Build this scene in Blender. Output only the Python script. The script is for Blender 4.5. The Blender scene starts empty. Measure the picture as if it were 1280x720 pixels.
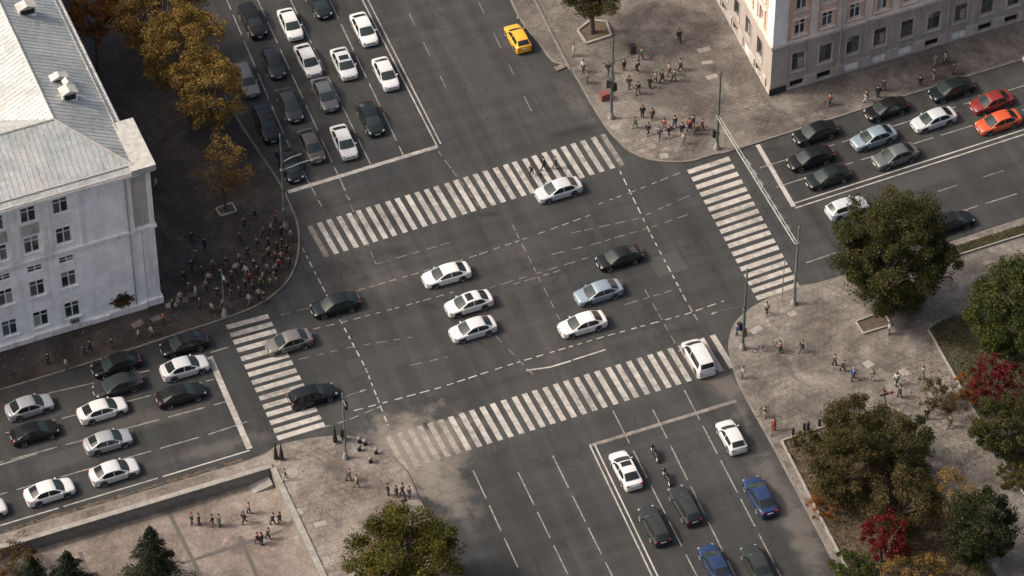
import bpy, bmesh, math, random
import numpy as np
from mathutils import Vector, Matrix
from mathutils.geometry import tessellate_polygon

# ------------------------------------------------------------------ camera, sky, sun, exposure
R = math.radians
scn = bpy.context.scene
COL = scn.collection
FPX, CU, CV = 4700.0, 640.0, 360.0          # focal length and centre in units of a 1280 px wide picture
DIST, PITCH = 392.0, R(45.0)
SP, CP = math.sin(PITCH), math.cos(PITCH)
CAM = Vector((0, -DIST * CP, DIST * SP))
cam = bpy.data.cameras.new('camera')
cam.sensor_width = 36.0
cam.lens = FPX / 1280.0 * 36.0
cam.clip_start, cam.clip_end = 1.0, 20000.0
camo = bpy.data.objects.new('camera', cam)
camo.location = CAM
camo.rotation_euler = (math.pi / 2 - PITCH, 0, 0)
COL.objects.link(camo)
scn.camera = camo

SUN_EL, SHADOW_ANG = R(44.0), R(2.0)       # shadows fall along this ground angle
sd = Vector((math.cos(SHADOW_ANG) * math.cos(SUN_EL), math.sin(SHADOW_ANG) * math.cos(SUN_EL), -math.sin(SUN_EL)))
world = bpy.data.worlds.new('World')
scn.world = world
world.use_nodes = True
wt = world.node_tree
wt.nodes.clear()
sky = wt.nodes.new('ShaderNodeTexSky')
sky.sky_type = 'NISHITA'
sky.sun_disc = False
sky.sun_elevation = SUN_EL
sky.sun_rotation = math.atan2(-sd.x, -sd.y)
sky.air_density, sky.dust_density, sky.ozone_density = 0.8, 9.0, 0.0
wb = wt.nodes.new('ShaderNodeBackground')
wb.inputs['Strength'].default_value = 0.15
wo = wt.nodes.new('ShaderNodeOutputWorld')
wt.links.new(sky.outputs[0], wb.inputs[0])
wt.links.new(wb.outputs[0], wo.inputs[0])
sun = bpy.data.lights.new('sun', 'SUN')
sun.energy = 1.9
sun.angle = R(5.0)
sun.color = (1.0, 0.93, 0.845)
suno = bpy.data.objects.new('sun', sun)
suno.rotation_euler = sd.to_track_quat('-Z', 'Y').to_euler()
COL.objects.link(suno)
scn.view_settings.view_transform = 'Standard'
scn.view_settings.look = 'None'
scn.view_settings.exposure = 0.36
scn.view_settings.gamma = 1.0

random.seed(7)
rng = np.random.default_rng(11)


# ------------------------------------------------------------------ survey: photograph point -> place on level z
def G(u, v, z=0.0):
    a, b = (u - CU) / FPX, -(v - CV) / FPX
    d = Vector((a, CP + b * SP, -SP + b * CP))
    t = (z - CAM.z) / d.z
    return CAM + d * t


def flat(p):
    return Vector((p.x, p.y))


def udir(a, b):
    d = G(*b) - G(*a)
    d.z = 0
    return d.normalized()


E_E = udir((995, 258), (1280, 165))      # east arm
E_W = udir((0, 600), (300, 510))         # west arm
E_C = udir((440, 514), (860, 392))       # across the junction
N_N = udir((549, 182), (455, 0))         # north arm, away from the junction
N_S = udir((822, 720), (738, 557))       # south arm, towards the junction


# ------------------------------------------------------------------ helpers
def tag(o, label=None, cat=None, group=None, kind=None):
    if label: o['label'] = label
    if cat: o['category'] = cat
    if group: o['group'] = group
    if kind: o['kind'] = kind
    return o


def link(name, me, parent=None, loc=None, rz=None, mats=None):
    o = bpy.data.objects.new(name, me)
    COL.objects.link(o)
    if parent is not None: o.parent = parent
    if loc is not None: o.location = loc
    if rz is not None: o.rotation_euler = (0, 0, rz)
    return o


def empty(name, loc=(0, 0, 0), rz=0.0):
    o = bpy.data.objects.new(name, None)
    o.empty_display_size = 0.3
    COL.objects.link(o)
    o.location = loc
    o.rotation_euler = (0, 0, rz)
    return o


class MB:
    """collects vertices and faces of one mesh"""
    def __init__(s):
        s.v, s.f, s.m = [], [], []

    def add(s, vs, fs, mi=0):
        k = len(s.v)
        s.v += [tuple(p) for p in vs]
        s.f += [tuple(i + k for i in f) for f in fs]
        s.m += [mi] * len(fs)
        return s

    def box(s, x0, x1, y0, y1, z0, z1, M=None, mi=0):
        vs = [Vector((x, y, z)) for z in (z0, z1) for x, y in ((x0, y0), (x1, y0), (x1, y1), (x0, y1))]
        if M is not None: vs = [M @ p for p in vs]
        return s.add(vs, [(3, 2, 1, 0), (4, 5, 6, 7), (0, 1, 5, 4), (1, 2, 6, 5), (2, 3, 7, 6), (3, 0, 4, 7)], mi)

    def tube(s, pts, rad, n=8, caps=True, mi=0):
        pts = [Vector(p) for p in pts]
        if not isinstance(rad, (list, tuple)): rad = [rad] * len(pts)
        rings = []
        for i, p in enumerate(pts):
            d = (pts[min(i + 1, len(pts) - 1)] - pts[max(i - 1, 0)]).normalized()
            a = d.orthogonal().normalized() if abs(d.z) < .99 else Vector((1, 0, 0))
            b = d.cross(a).normalized()
            a = b.cross(d).normalized()
            rings.append([p + (a * math.cos(t) + b * math.sin(t)) * rad[i] for t in [2 * math.pi * k / n for k in range(n)]])
        vs = [q for r in rings for q in r]
        fs = []
        for i in range(len(pts) - 1):
            for k in range(n):
                k2 = (k + 1) % n
                fs.append((i * n + k, i * n + k2, (i + 1) * n + k2, (i + 1) * n + k))
        if caps:
            fs.append(tuple(reversed(range(n))))
            fs.append(tuple(range((len(pts) - 1) * n, len(pts) * n)))
        return s.add(vs, fs, mi)

    def lathe(s, prof, c=(0, 0, 0), n=12, axis='z', mi=0):
        c = Vector(c)
        vs, fs = [], []
        for (r, h) in prof:
            for k in range(n):
                t = 2 * math.pi * k / n
                p = (r * math.cos(t), r * math.sin(t), h)
                if axis == 'y': p = (p[0], p[2], p[1])
                if axis == 'x': p = (p[2], p[0], p[1])
                vs.append(c + Vector(p))
        for i in range(len(prof) - 1):
            for k in range(n):
                k2 = (k + 1) % n
                fs.append((i * n + k, i * n + k2, (i + 1) * n + k2, (i + 1) * n + k))
        fs.append(tuple(reversed(range(n))))
        fs.append(tuple(range((len(prof) - 1) * n, len(prof) * n)))
        return s.add(vs, fs, mi)

    def ell(s, c, r, n=10, m=6, M=None, mi=0):
        c = Vector(c)
        vs, fs = [], []
        for i in range(m + 1):
            ph = math.pi * i / m
            for k in range(n):
                t = 2 * math.pi * k / n
                p = Vector((r[0] * math.sin(ph) * math.cos(t), r[1] * math.sin(ph) * math.sin(t), -r[2] * math.cos(ph)))
                if M is not None: p = M @ p
                vs.append(c + p)
        for i in range(m):
            for k in range(n):
                k2 = (k + 1) % n
                fs.append((i * n + k, i * n + k2, (i + 1) * n + k2, (i + 1) * n + k))
        return s.add(vs, fs, mi)

    def prism(s, poly, z0, z1, mi=0, bottom=False):
        """poly: list of 2D points, any simple outline"""
        n = len(poly)
        area = sum(poly[i][0] * poly[(i + 1) % n][1] - poly[(i + 1) % n][0] * poly[i][1] for i in range(n))
        if area < 0: poly = list(reversed(poly))
        tris = tessellate_polygon([[Vector((p[0], p[1], 0)) for p in poly]])
        vs = [(p[0], p[1], z1) for p in poly] + [(p[0], p[1], z0) for p in poly]
        fs = []
        for t in tris:
            a, b, c = (Vector(poly[i]).to_2d() for i in t)
            fs.append(tuple(t) if (b - a).cross(c - a) > 0 else tuple(reversed(t)))
        if bottom: fs += [tuple(i + n for i in reversed(f)) for f in list(fs)]
        for i in range(n):
            j = (i + 1) % n
            fs.append((i + n, j + n, j, i))
        return s.add(vs, fs, mi)

    def mesh(s, name, mats, smooth=None):
        me = bpy.data.meshes.new(name)
        me.from_pydata(s.v, [], s.f)
        for m in (mats if isinstance(mats, (list, tuple)) else [mats]):
            me.materials.append(m)
        if any(s.m): me.polygons.foreach_set('material_index', s.m)
        if smooth:
            me.polygons.foreach_set('use_smooth', [True] * len(me.polygons))
            me.set_sharp_from_angle(angle=R(smooth))
        me.update()
        return me

    def build(s, name, mats, parent=None, smooth=None, loc=None, rz=None):
        return link(name, s.mesh(name, mats, smooth), parent, loc, rz)


def frame(o, d):
    """matrix with local x along d (level), y to its left, z up, origin o"""
    d = Vector((d.x, d.y, 0)).normalized()
    l = Vector((-d.y, d.x, 0))
    M = Matrix.Identity(4)
    for i in range(3):
        M[i][0], M[i][1], M[i][2], M[i][3] = d[i], l[i], (0, 0, 1)[i], o[i]
    return M


def catmull(pts, n=6):
    P = [Vector(p) for p in pts]
    out = []
    for i in range(len(P) - 1):
        a, b, c, d = P[max(i - 1, 0)], P[i], P[i + 1], P[min(i + 2, len(P) - 1)]
        for k in range(n):
            t = k / n
            out.append(.5 * ((2 * b) + (c - a) * t + (2 * a - 5 * b + 4 * c - d) * t * t + (3 * b - a - 3 * c + d) * t ** 3))
    out.append(P[-1])
    return out


# ------------------------------------------------------------------ materials
MATS = {}


def nodes(name):
    m = bpy.data.materials.new(name)
    m.use_nodes = True
    nt = m.node_tree
    b = nt.nodes['Principled BSDF']
    MATS[name] = m
    return m, nt, b


def N(nt, kind, **kw):
    n = nt.nodes.new('ShaderNode' + kind)
    for k, v in kw.items():
        if k.startswith('i_'):
            key = k[2:]
            n.inputs[int(key) if key.isdigit() else key.replace('_', ' ')].default_value = v
        else:
            setattr(n, k, v)
    return n


def L(nt, a, b):
    nt.links.new(a, b)


def rgba(c):
    return (c[0], c[1], c[2], 1)


def pos(nt, scale=(1, 1, 1), rot=0.0):
    g = N(nt, 'NewGeometry')
    mp = N(nt, 'Mapping')
    mp.inputs['Scale'].default_value = scale
    mp.inputs['Rotation'].default_value = (0, 0, rot)
    L(nt, g.outputs['Position'], mp.inputs['Vector'])
    return mp.outputs['Vector']


def noise(nt, vec, scale, detail=6, rough=.6, dist=0.0):
    n = N(nt, 'TexNoise')
    n.inputs['Scale'].default_value = scale
    n.inputs['Detail'].default_value = detail
    n.inputs['Roughness'].default_value = rough
    n.inputs['Distortion'].default_value = dist
    if vec is not None: L(nt, vec, n.inputs['Vector'])
    return n.outputs['Fac']


def ramp(nt, fac, stops):
    r = N(nt, 'ValToRGB')
    while len(r.color_ramp.elements) < len(stops): r.color_ramp.elements.new(.5)
    for e, (p, c) in zip(r.color_ramp.elements, stops):
        e.position = p
        e.color = rgba(c) if not isinstance(c, (int, float)) else (c, c, c, 1)
    L(nt, fac, r.inputs['Fac'])
    return r.outputs['Color']


def mix(nt, fac, a, b, mode='MIX'):
    m = N(nt, 'Mix', data_type='RGBA', blend_type=mode)
    for sock, x in ((m.inputs[0], fac), (m.inputs[6], a), (m.inputs[7], b)):
        if isinstance(x, (int, float)): sock.default_value = x
        elif isinstance(x, tuple): sock.default_value = rgba(x)
        else: L(nt, x, sock)
    return m.outputs[2]


def bump(nt, b, h, strength=.3, dist=.02):
    bp = N(nt, 'Bump')
    bp.inputs['Strength'].default_value = strength
    bp.inputs['Distance'].default_value = dist
    L(nt, h, bp.inputs['Height'])
    L(nt, bp.outputs['Normal'], b.inputs['Normal'])


def plain(name, c, rough=.6, metal=0.0, coat=0.0, spec=.5, var=.12, scale=1.5):
    m, nt, b = nodes(name)
    b.inputs['Roughness'].default_value = rough
    b.inputs['Metallic'].default_value = metal
    b.inputs['Coat Weight'].default_value = coat
    b.inputs['Specular IOR Level'].default_value = spec
    if var:
        n = noise(nt, pos(nt), scale, 5)
        L(nt, ramp(nt, n, [(.3, tuple(x * (1 - var) for x in c)), (.7, tuple(min(1, x * (1 + var)) for x in c))]), b.inputs['Base Color'])
    else:
        b.inputs['Base Color'].default_value = rgba(c)
    return m


def stain(nt, c, u, v, rx, ry, an, col, amt):
    """an uneven patch of dust, oil or rubber on the road"""
    q = G(u, v)
    g = N(nt, 'NewGeometry')
    mp = N(nt, 'Mapping', vector_type='TEXTURE')
    mp.inputs['Location'].default_value = (q.x, q.y, 0)
    mp.inputs['Rotation'].default_value = (0, 0, R(an))
    mp.inputs['Scale'].default_value = (rx, ry, 1)
    L(nt, g.outputs['Position'], mp.inputs['Vector'])
    ln = N(nt, 'VectorMath', operation='LENGTH')
    L(nt, mp.outputs[0], ln.inputs[0])
    ad = N(nt, 'Math', operation='MULTIPLY_ADD')
    ad.inputs[1].default_value = 2.2
    L(nt, noise(nt, pos(nt), .4, 6, .65, .15), ad.inputs[0])
    L(nt, ln.outputs['Value'], ad.inputs[2])
    mr = N(nt, 'MapRange', interpolation_type='SMOOTHSTEP')
    mr.inputs['From Min'].default_value = 2.1
    mr.inputs['From Max'].default_value = 1.25
    mr.inputs['To Max'].default_value = amt
    L(nt, ad.outputs[0], mr.inputs['Value'])
    return mix(nt, mr.outputs[0], c, col)


DUST, OIL = (.185, .164, .140), (.018, .018, .018)
STAINS = [(525, 572, 9, 6, 40, DUST, .9), (498, 548, 7, 4, 30, DUST, .85), (555, 605, 7, 3.0, -60, DUST, .6), (480, 352, 5, 2.4, 20, DUST, .16), (720, 128, 6, 1.6, -60, DUST, .2),
          (610, 268, 1.6, .5, 5, OIL, .8), (480, 315, 4, 1.0, 10, OIL, .45), (722, 163, 5, .8, 18, OIL, .75), (860, 412, 3, .6, 10, OIL, .7), (650, 310, 7, 2.4, 20, DUST, .1),
          (600, 560, 5, 16, 20, OIL, .22), (640, 640, 3, 16, 20, OIL, .25), (370, 250, 4, 2.5, 0, OIL, .35), (835, 290, 8, 2, 20, OIL, .3), (190, 520, 10, 2, 20, DUST, .2), (270, 560, 8, 1.4, 20, DUST, .25), (985, 640, 2, 14, 20, DUST, .35), (905, 480, 2, 6, 20, DUST, .4)]


def make_asphalt():
    m, nt, b = nodes('asphalt')
    p = pos(nt)
    big = ramp(nt, noise(nt, p, .045, 5, .6, .6), [(.38, (.031, .0325, .0325)), (.5, (.039, .0395, .039)), (.62, (.049, .0488, .047))])
    # worn wheel tracks along both roads: long stretched noise
    a1 = math.atan2(E_C.y, E_C.x)
    tr1 = ramp(nt, noise(nt, pos(nt, (.012, .55, 1), 0), 1, 4, .6), [(.35, .80), (.65, 1.12)])
    g = N(nt, 'NewGeometry')
    outs = []
    for ang in (-a1, -math.atan2(N_S.y, N_S.x)):
        vr = N(nt, 'VectorRotate', rotation_type='Z_AXIS')
        vr.inputs['Angle'].default_value = ang
        L(nt, g.outputs['Position'], vr.inputs['Vector'])
        mp = N(nt, 'Mapping')
        mp.inputs['Scale'].default_value = (.018, .6, 1)
        L(nt, vr.outputs[0], mp.inputs['Vector'])
        outs.append(noise(nt, mp.outputs[0], 1.0, 4, .6))
    t1 = ramp(nt, outs[0], [(.40, .88), (.60, 1.08)])
    t2 = ramp(nt, outs[1], [(.40, .82), (.60, 1.12)])
    c = mix(nt, 1.0, big, t1, 'MULTIPLY')
    c = mix(nt, 1.0, c, t2, 'MULTIPLY')
    # patches and stains
    st = ramp(nt, noise(nt, p, .16, 8, .7, 1.0), [(.34, .70), (.44, .97), (.58, 1.0), (.68, 1.25)])
    c = mix(nt, .55, c, st, 'MULTIPLY')
    warm = ramp(nt, noise(nt, p, .07, 4, .5), [(.45, (.98, 1.0, 1.01)), (.62, (1.04, 1.02, .98))])
    c = mix(nt, 1.0, c, warm, 'MULTIPLY')
    for (u, v, rx, ry, an, col, amt) in STAINS:
        c = stain(nt, c, u, v, rx, ry, an, col, amt)
    # cracks
    v = N(nt, 'TexVoronoi', feature='DISTANCE_TO_EDGE')
    v.inputs['Scale'].default_value = .11
    dn = N(nt, 'TexNoise')
    dn.inputs['Scale'].default_value = .5
    L(nt, p, dn.inputs['Vector'])
    ad = N(nt, 'VectorMath', operation='MULTIPLY_ADD')
    ad.inputs[1].default_value = (3, 3, 3)
    L(nt, dn.outputs['Color'], ad.inputs[0])
    L(nt, p, ad.inputs[2])
    L(nt, ad.outputs[0], v.inputs['Vector'])
    cr = ramp(nt, v.outputs['Distance'], [(.0, .62), (.012, 1.0)])
    c = mix(nt, .8, c, cr, 'MULTIPLY')
    fine = noise(nt, p, 9, 4, .7)
    c = mix(nt, .5, c, ramp(nt, fine, [(.3, .8), (.7, 1.2)]), 'MULTIPLY')
    L(nt, c, b.inputs['Base Color'])
    b.inputs['Roughness'].default_value = .82
    b.inputs['Specular IOR Level'].default_value = .35
    bump(nt, b, fine, .4, .02)


def make_paving(name, c0, c1, c2, slab, ang, joint=.72, dirt=.5):
    m, nt, b = nodes(name)
    p = pos(nt)
    base = ramp(nt, noise(nt, p, .12, 7, .65, .8), [(.40, c0), (.5, c1), (.60, c2)])
    st = ramp(nt, noise(nt, p, .55, 8, .75, 1.2), [(.34, .42), (.46, .92), (.56, 1.0), (.66, 1.45)])
    c = mix(nt, dirt, base, st, 'MULTIPLY')
    pt = ramp(nt, noise(nt, p, .23, 6, .65, 1.5), [(.40, .62), (.48, .98), (.54, 1.0), (.62, 1.3)])
    c = mix(nt, .75, c, pt, 'MULTIPLY')
    g = N(nt, 'NewGeometry')
    vr = N(nt, 'VectorRotate', rotation_type='Z_AXIS')
    vr.inputs['Angle'].default_value = -ang
    L(nt, g.outputs['Position'], vr.inputs['Vector'])
    br = N(nt, 'TexBrick')
    br.inputs['Scale'].default_value = 1.0
    br.inputs['Mortar Size'].default_value = .05
    br.inputs['Brick Width'].default_value = slab[0]
    br.inputs['Row Height'].default_value = slab[1]
    br.inputs['Color1'].default_value = (.86, .86, .86, 1)
    br.inputs['Color2'].default_value = (1.1, 1.1, 1.1, 1)
    br.inputs['Mortar'].default_value = (joint, joint, joint, 1)
    L(nt, vr.outputs[0], br.inputs['Vector'])
    msk = ramp(nt, noise(nt, p, .2, 3), [(.35, .15), (.65, .9)])
    c = mix(nt, msk, c, mix(nt, 1.0, c, br.outputs['Color'], 'MULTIPLY'))
    fine = noise(nt, p, 5, 5, .7)
    c = mix(nt, .8, c, ramp(nt, fine, [(.36, .7), (.64, 1.28)]), 'MULTIPLY')
    L(nt, c, b.inputs['Base Color'])
    b.inputs['Roughness'].default_value = .88
    bump(nt, b, fine, .4, .03)


def make_paint():
    m, nt, b = nodes('road_paint')
    p = pos(nt)
    oi = N(nt, 'ObjectInfo')
    w = noise(nt, p, 1.6, 8, .75, .4)
    n2 = noise(nt, p, .16, 3, .5)
    ad = N(nt, 'Math', operation='MULTIPLY_ADD')
    ad.inputs[1].default_value = .16
    L(nt, oi.outputs['Random'], ad.inputs[0])
    L(nt, w, ad.inputs[2])
    ad2 = N(nt, 'Math', operation='MULTIPLY_ADD')
    ad2.inputs[1].default_value = .45
    L(nt, n2, ad2.inputs[0])
    L(nt, ad.outputs[0], ad2.inputs[2])
    fac = ramp(nt, ad2.outputs[0], [(.72, 1.0), (1.02, .3)])
    tint = ramp(nt, noise(nt, p, .5, 3), [(.35, (.36, .335, .30)), (.65, (.44, .42, .385))])
    L(nt, mix(nt, fac, (.075, .07, .063), tint), b.inputs['Base Color'])
    b.inputs['Roughness'].default_value = .75
    m, nt, b = nodes('worn_paint')
    p = pos(nt)
    fac = ramp(nt, noise(nt, p, 1.5, 8, .75, .5), [(.38, .85), (.60, .25)])
    L(nt, mix(nt, fac, (.064, .061, .056), (.36, .345, .31)), b.inputs['Base Color'])
    b.inputs['Roughness'].default_value = .8
    m, nt, b = nodes('dusty_paint')
    p = pos(nt)
    fac = ramp(nt, noise(nt, p, 1.2, 8, .75, .5), [(.38, .8), (.62, .1)])
    L(nt, mix(nt, fac, (.15, .133, .114), (.34, .31, .27)), b.inputs['Base Color'])
    b.inputs['Roughness'].default_value = .8
    m, nt, b = nodes('faded_paint')
    p = pos(nt)
    fac = ramp(nt, noise(nt, p, 1.2, 8, .75, .5), [(.35, .75), (.62, .08)])
    L(nt, mix(nt, fac, (.068, .062, .055), (.30, .27, .235)), b.inputs['Base Color'])
    b.inputs['Roughness'].default_value = .8


def make_plaster(name, c, stain=.35, scale=.5):
    m, nt, b = nodes(name)
    p = pos(nt)
    pv = pos(nt, (1.2, 1.2, .12))
    c1 = ramp(nt, noise(nt, p, scale, 7, .65, .5), [(.4, tuple(x * .91 for x in c)), (.6, tuple(min(x * 1.08, 1) for x in c))])
    drip = ramp(nt, noise(nt, pv, 1.2, 6, .7), [(.36, .5), (.50, 1.0)])
    cc = mix(nt, stain, c1, drip, 'MULTIPLY')
    f = noise(nt, p, 6, 5, .7)
    cc = mix(nt, .35, cc, ramp(nt, f, [(.3, .82), (.7, 1.12)]), 'MULTIPLY')
    L(nt, cc, b.inputs['Base Color'])
    b.inputs['Roughness'].default_value = .9
    bump(nt, b, f, .25, .02)


def make_roof():
    m, nt, b = nodes('roof_metal')
    p = pos(nt)
    c = ramp(nt, noise(nt, p, .25, 7, .65, .5), [(.4, (.30, .33, .335)), (.5, (.37, .40, .40)), (.6, (.45, .46, .445))])
    rust = ramp(nt, noise(nt, p, .35, 8, .75, .8), [(.54, 0.0), (.66, 1.0)])
    c = mix(nt, mix(nt, .45, (0, 0, 0), rust), c, (.30, .215, .15))
    f = noise(nt, pos(nt, (2.5, 2.5, 2.5)), 1.0, 6, .75)
    c = mix(nt, .7, c, ramp(nt, f, [(.38, .72), (.62, 1.16)]), 'MULTIPLY')
    L(nt, c, b.inputs['Base Color'])
    b.inputs['Roughness'].default_value = .55
    b.inputs['Metallic'].default_value = .15


def make_leaf(name, cols, trans=.3):
    m, nt, b = nodes(name)
    g = N(nt, 'NewGeometry')
    oi = N(nt, 'ObjectInfo')
    n = noise(nt, pos(nt), .45, 4, .6)
    ad = N(nt, 'Math', operation='MULTIPLY_ADD')
    ad.inputs[1].default_value = .55
    L(nt, g.outputs['Random Per Island'], ad.inputs[0])
    sc = N(nt, 'Math', operation='MULTIPLY_ADD')
    sc.inputs[1].default_value = 1.5
    sc.inputs[2].default_value = -.52
    L(nt, n, sc.inputs[0])
    L(nt, sc.outputs[0], ad.inputs[2])
    k = len(cols)
    c = ramp(nt, ad.outputs[0], [((i + .5) / k, col) for i, col in enumerate(cols)])
    nt.nodes.remove(b)
    d = N(nt, 'BsdfDiffuse')
    t = N(nt, 'BsdfTranslucent')
    gl = N(nt, 'BsdfGlossy')
    gl.inputs['Roughness'].default_value = .45
    gl.inputs['Color'].default_value = (.5, .5, .5, 1)
    mx = N(nt, 'MixShader')
    mx.inputs[0].default_value = trans
    mx2 = N(nt, 'MixShader')
    mx2.inputs[0].default_value = .015
    L(nt, c, d.inputs[0])
    L(nt, c, t.inputs[0])
    L(nt, d.outputs[0], mx.inputs[1])
    L(nt, t.outputs[0], mx.inputs[2])
    L(nt, mx.outputs[0], mx2.inputs[1])
    L(nt, gl.outputs[0], mx2.inputs[2])
    L(nt, mx2.outputs[0], nt.nodes['Material Output'].inputs[0])


def make_soil(name, cols):
    m, nt, b = nodes(name)
    p = pos(nt)
    c = ramp(nt, noise(nt, p, .5, 8, .75, .6), cols)
    f = noise(nt, p, 4, 6, .75)
    c = mix(nt, .8, c, ramp(nt, f, [(.3, .6), (.7, 1.35)]), 'MULTIPLY')
    L(nt, c, b.inputs['Base Color'])
    b.inputs['Roughness'].default_value = .95
    bump(nt, b, f, .8, .1)


def car_paint(name, c, metal=.0, rough=.32, dust=.16):
    if max(c) < .05: dust, rough = .02, .22
    m, nt, b = nodes(name)
    p = N(nt, 'TexCoord').outputs['Object']
    d = ramp(nt, noise(nt, p, 1.7, 6, .65), [(.35, 0.0), (.75, dust)])
    L(nt, mix(nt, d, c, (.20, .185, .165)), b.inputs['Base Color'])
    b.inputs['Metallic'].default_value = metal
    b.inputs['Roughness'].default_value = rough
    b.inputs['Coat Weight'].default_value = .5 if max(c) > .05 else .25
    b.inputs['Specular IOR Level'].default_value = .5 if max(c) > .05 else .25
    b.inputs['Coat Roughness'].default_value = .08
    return m


make_asphalt()
A_E = math.atan2(E_E.y, E_E.x)
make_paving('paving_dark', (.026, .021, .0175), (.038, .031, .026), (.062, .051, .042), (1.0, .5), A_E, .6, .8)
make_paving('paving_ne', (.092, .080, .069), (.128, .112, .098), (.175, .156, .138), (.9, .45), A_E, .62, .6)
make_paving('paving_se', (.100, .087, .075), (.138, .122, .106), (.182, .163, .143), (.75, .75), A_E, .62, .55)
make_paving('paving_sw', (.125, .105, .089), (.175, .150, .129), (.225, .196, .17), (.75, .75), math.atan2(E_W.y, E_W.x), .60, .6)
make_paving('paving_plaza', (.155, .125, .106), (.19, .157, .134), (.225, .188, .16), (.6, .6), math.atan2(E_W.y, E_W.x), .8, .4)
make_paint()
plain('kerb_stone', (.15, .135, .118), .85, var=.3, scale=.9)
plain('concrete', (.25, .235, .21), .85, var=.25)
plain('wall_concrete', (.17, .165, .15), .9, var=.3, scale=.8)
plain('joint_dark', (.09, .08, .072), .9)
make_plaster('white_plaster', (.88, .87, .84), .25)
make_plaster('white_trim', (.80, .78, .74), .5)
make_plaster('pilaster_plaster', (.80, .79, .76), .4)
make_plaster('stone_grey', (.36, .32, .285), .5)
make_plaster('stone_light', (.44, .40, .36), .5)
make_plaster('pink_plaster', (.62, .43, .345), .4)
make_plaster('cream_plaster', (.66, .60, .53), .4)
make_roof()
plain('roof_trim', (.40, .39, .36), .6, .1, var=.25)
plain('window_frame', (.66, .66, .64), .6, var=.1)
plain('window_frame_dark', (.10, .095, .09), .6)
plain('window_glass', (.028, .034, .036), .08, spec=.6, var=.5, scale=.4)
plain('window_glass_grey', (.09, .10, .10), .1, spec=.6, var=.3, scale=.4)  # grey base colour stands in for a reflection in the pane
plain('window_curtain', (.30, .29, .26), .35, spec=.6, var=.3, scale=.6)
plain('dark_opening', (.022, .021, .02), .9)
plain('pole_green', (.105, .135, .12), .55, .3, var=.25)
plain('pole_grey', (.20, .21, .20), .5, .4, var=.2)
plain('truss_pale', (.30, .31, .29), .5, .3, var=.15)
plain('black_metal', (.02, .021, .022), .5, .2)
plain('lamp_glass', (.55, .55, .52), .25, var=0)
plain('signal_red', (.18, .02, .015), .3, var=0)
plain('signal_amber', (.2, .1, .01), .3, var=0)
plain('signal_green', (.01, .11, .05), .3, var=0)
plain('bark', (.075, .06, .048), .95, var=.4, scale=4)
make_soil('soil', [(.3, (.055, .042, .03)), (.5, (.09, .066, .045)), (.7, (.15, .10, .06))])
make_soil('grass_soil', [(.3, (.036, .038, .02)), (.5, (.062, .056, .032)), (.7, (.11, .082, .05))])
make_leaf('leaf_dark_green', [(.022, .028, .010), (.040, .046, .016), (.062, .065, .023), (.10, .085, .03)])
make_leaf('leaf_green', [(.022, .032, .009), (.042, .056, .014), (.066, .078, .02), (.10, .102, .03)])
make_leaf('leaf_yellow_green', [(.03, .036, .008), (.06, .062, .014), (.10, .092, .02), (.16, .13, .032)])
make_leaf('leaf_gold', [(.08, .052, .017), (.155, .098, .028), (.24, .155, .045), (.33, .225, .075)])
make_leaf('leaf_orange', [(.08, .03, .010), (.17, .062, .015), (.28, .115, .025), (.34, .17, .04)])
make_leaf('leaf_red', [(.04, .008, .009), (.085, .010, .013), (.15, .015, .018), (.12, .035, .018)])
make_leaf('leaf_brown', [(.035, .028, .012), (.075, .052, .022), (.12, .075, .032), (.17, .10, .05)])
make_leaf('leaf_olive', [(.028, .031, .012), (.054, .052, .019), (.085, .070, .028), (.125, .085, .038)])
make_leaf('needle_green', [(.008, .013, .008), (.014, .022, .012), (.024, .034, .017), (.036, .046, .022)], .15)
make_leaf('needle_dark', [(.016, .021, .01), (.026, .033, .014), (.040, .046, .02), (.058, .058, .027)], .15)
make_leaf('grass_blade', [(.03, .038, .014), (.05, .058, .02), (.078, .078, .03), (.12, .095, .048)])
PAINT = {k: car_paint('paint_' + k, c, m) for k, (c, m) in dict(
    white=((.62, .62, .605), 0), white2=((.54, .55, .55), 0), white3=((.66, .655, .63), 0), silver=((.40, .42, .43), .35), bluesilver=((.26, .33, .38), .35), black=((.010, .011, .012), 0),
    blackgreen=((.012, .017, .017), 0), darkgrey=((.035, .038, .038), .2), grey=((.11, .115, .115), .3), yellow=((.72, .38, .015), 0),
    orange=((.52, .075, .018), 0), red=((.20, .016, .012), 0), blue=((.008, .03, .10), .25), brown=((.085, .072, .062), .3),
    taupe=((.17, .16, .145), .3), softwhite=((.52, .55, .56), .15)).items()}
plain('car_glass', (.016, .020, .019), .05, spec=.6, var=0)
plain('screen_glass', (.030, .041, .040), .07, spec=.38, var=0)  # base colour lifted to stand in for the sky reflected in windscreens
plain('tyre', (.014, .014, .014), .85, var=0)
plain('rim_metal', (.72, .72, .71), .45, .2, var=0)
plain('headlight', (.22, .23, .23), .12, var=0)
plain('taillight', (.30, .012, .010), .2, var=0)
plain('plate_white', (.6, .6, .58), .5, var=0)
plain('car_trim', (.018, .018, .018), .6, var=0)
plain('skin', (.42, .25, .18), .6, var=0)


def patch_mat(name, lo, hi):
    m, nt, b = nodes(name)
    p = pos(nt)
    c = ramp(nt, noise(nt, p, .5, 8, .75, .6), [(.4, lo), (.6, hi)])
    f = noise(nt, p, 9, 4, .7)
    L(nt, mix(nt, .5, c, ramp(nt, f, [(.3, .8), (.7, 1.2)]), 'MULTIPLY'), b.inputs['Base Color'])
    b.inputs['Roughness'].default_value = .85
    bump(nt, b, f, .4, .02)


patch_mat('patch_dark', (.032, .032, .032), (.041, .041, .040))
patch_mat('patch_light', (.041, .041, .039), (.049, .048, .046))

# ------------------------------------------------------------------ ground, road, pavements
def poly2(pts):
    return [flat(G(*p)) for p in pts]


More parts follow.
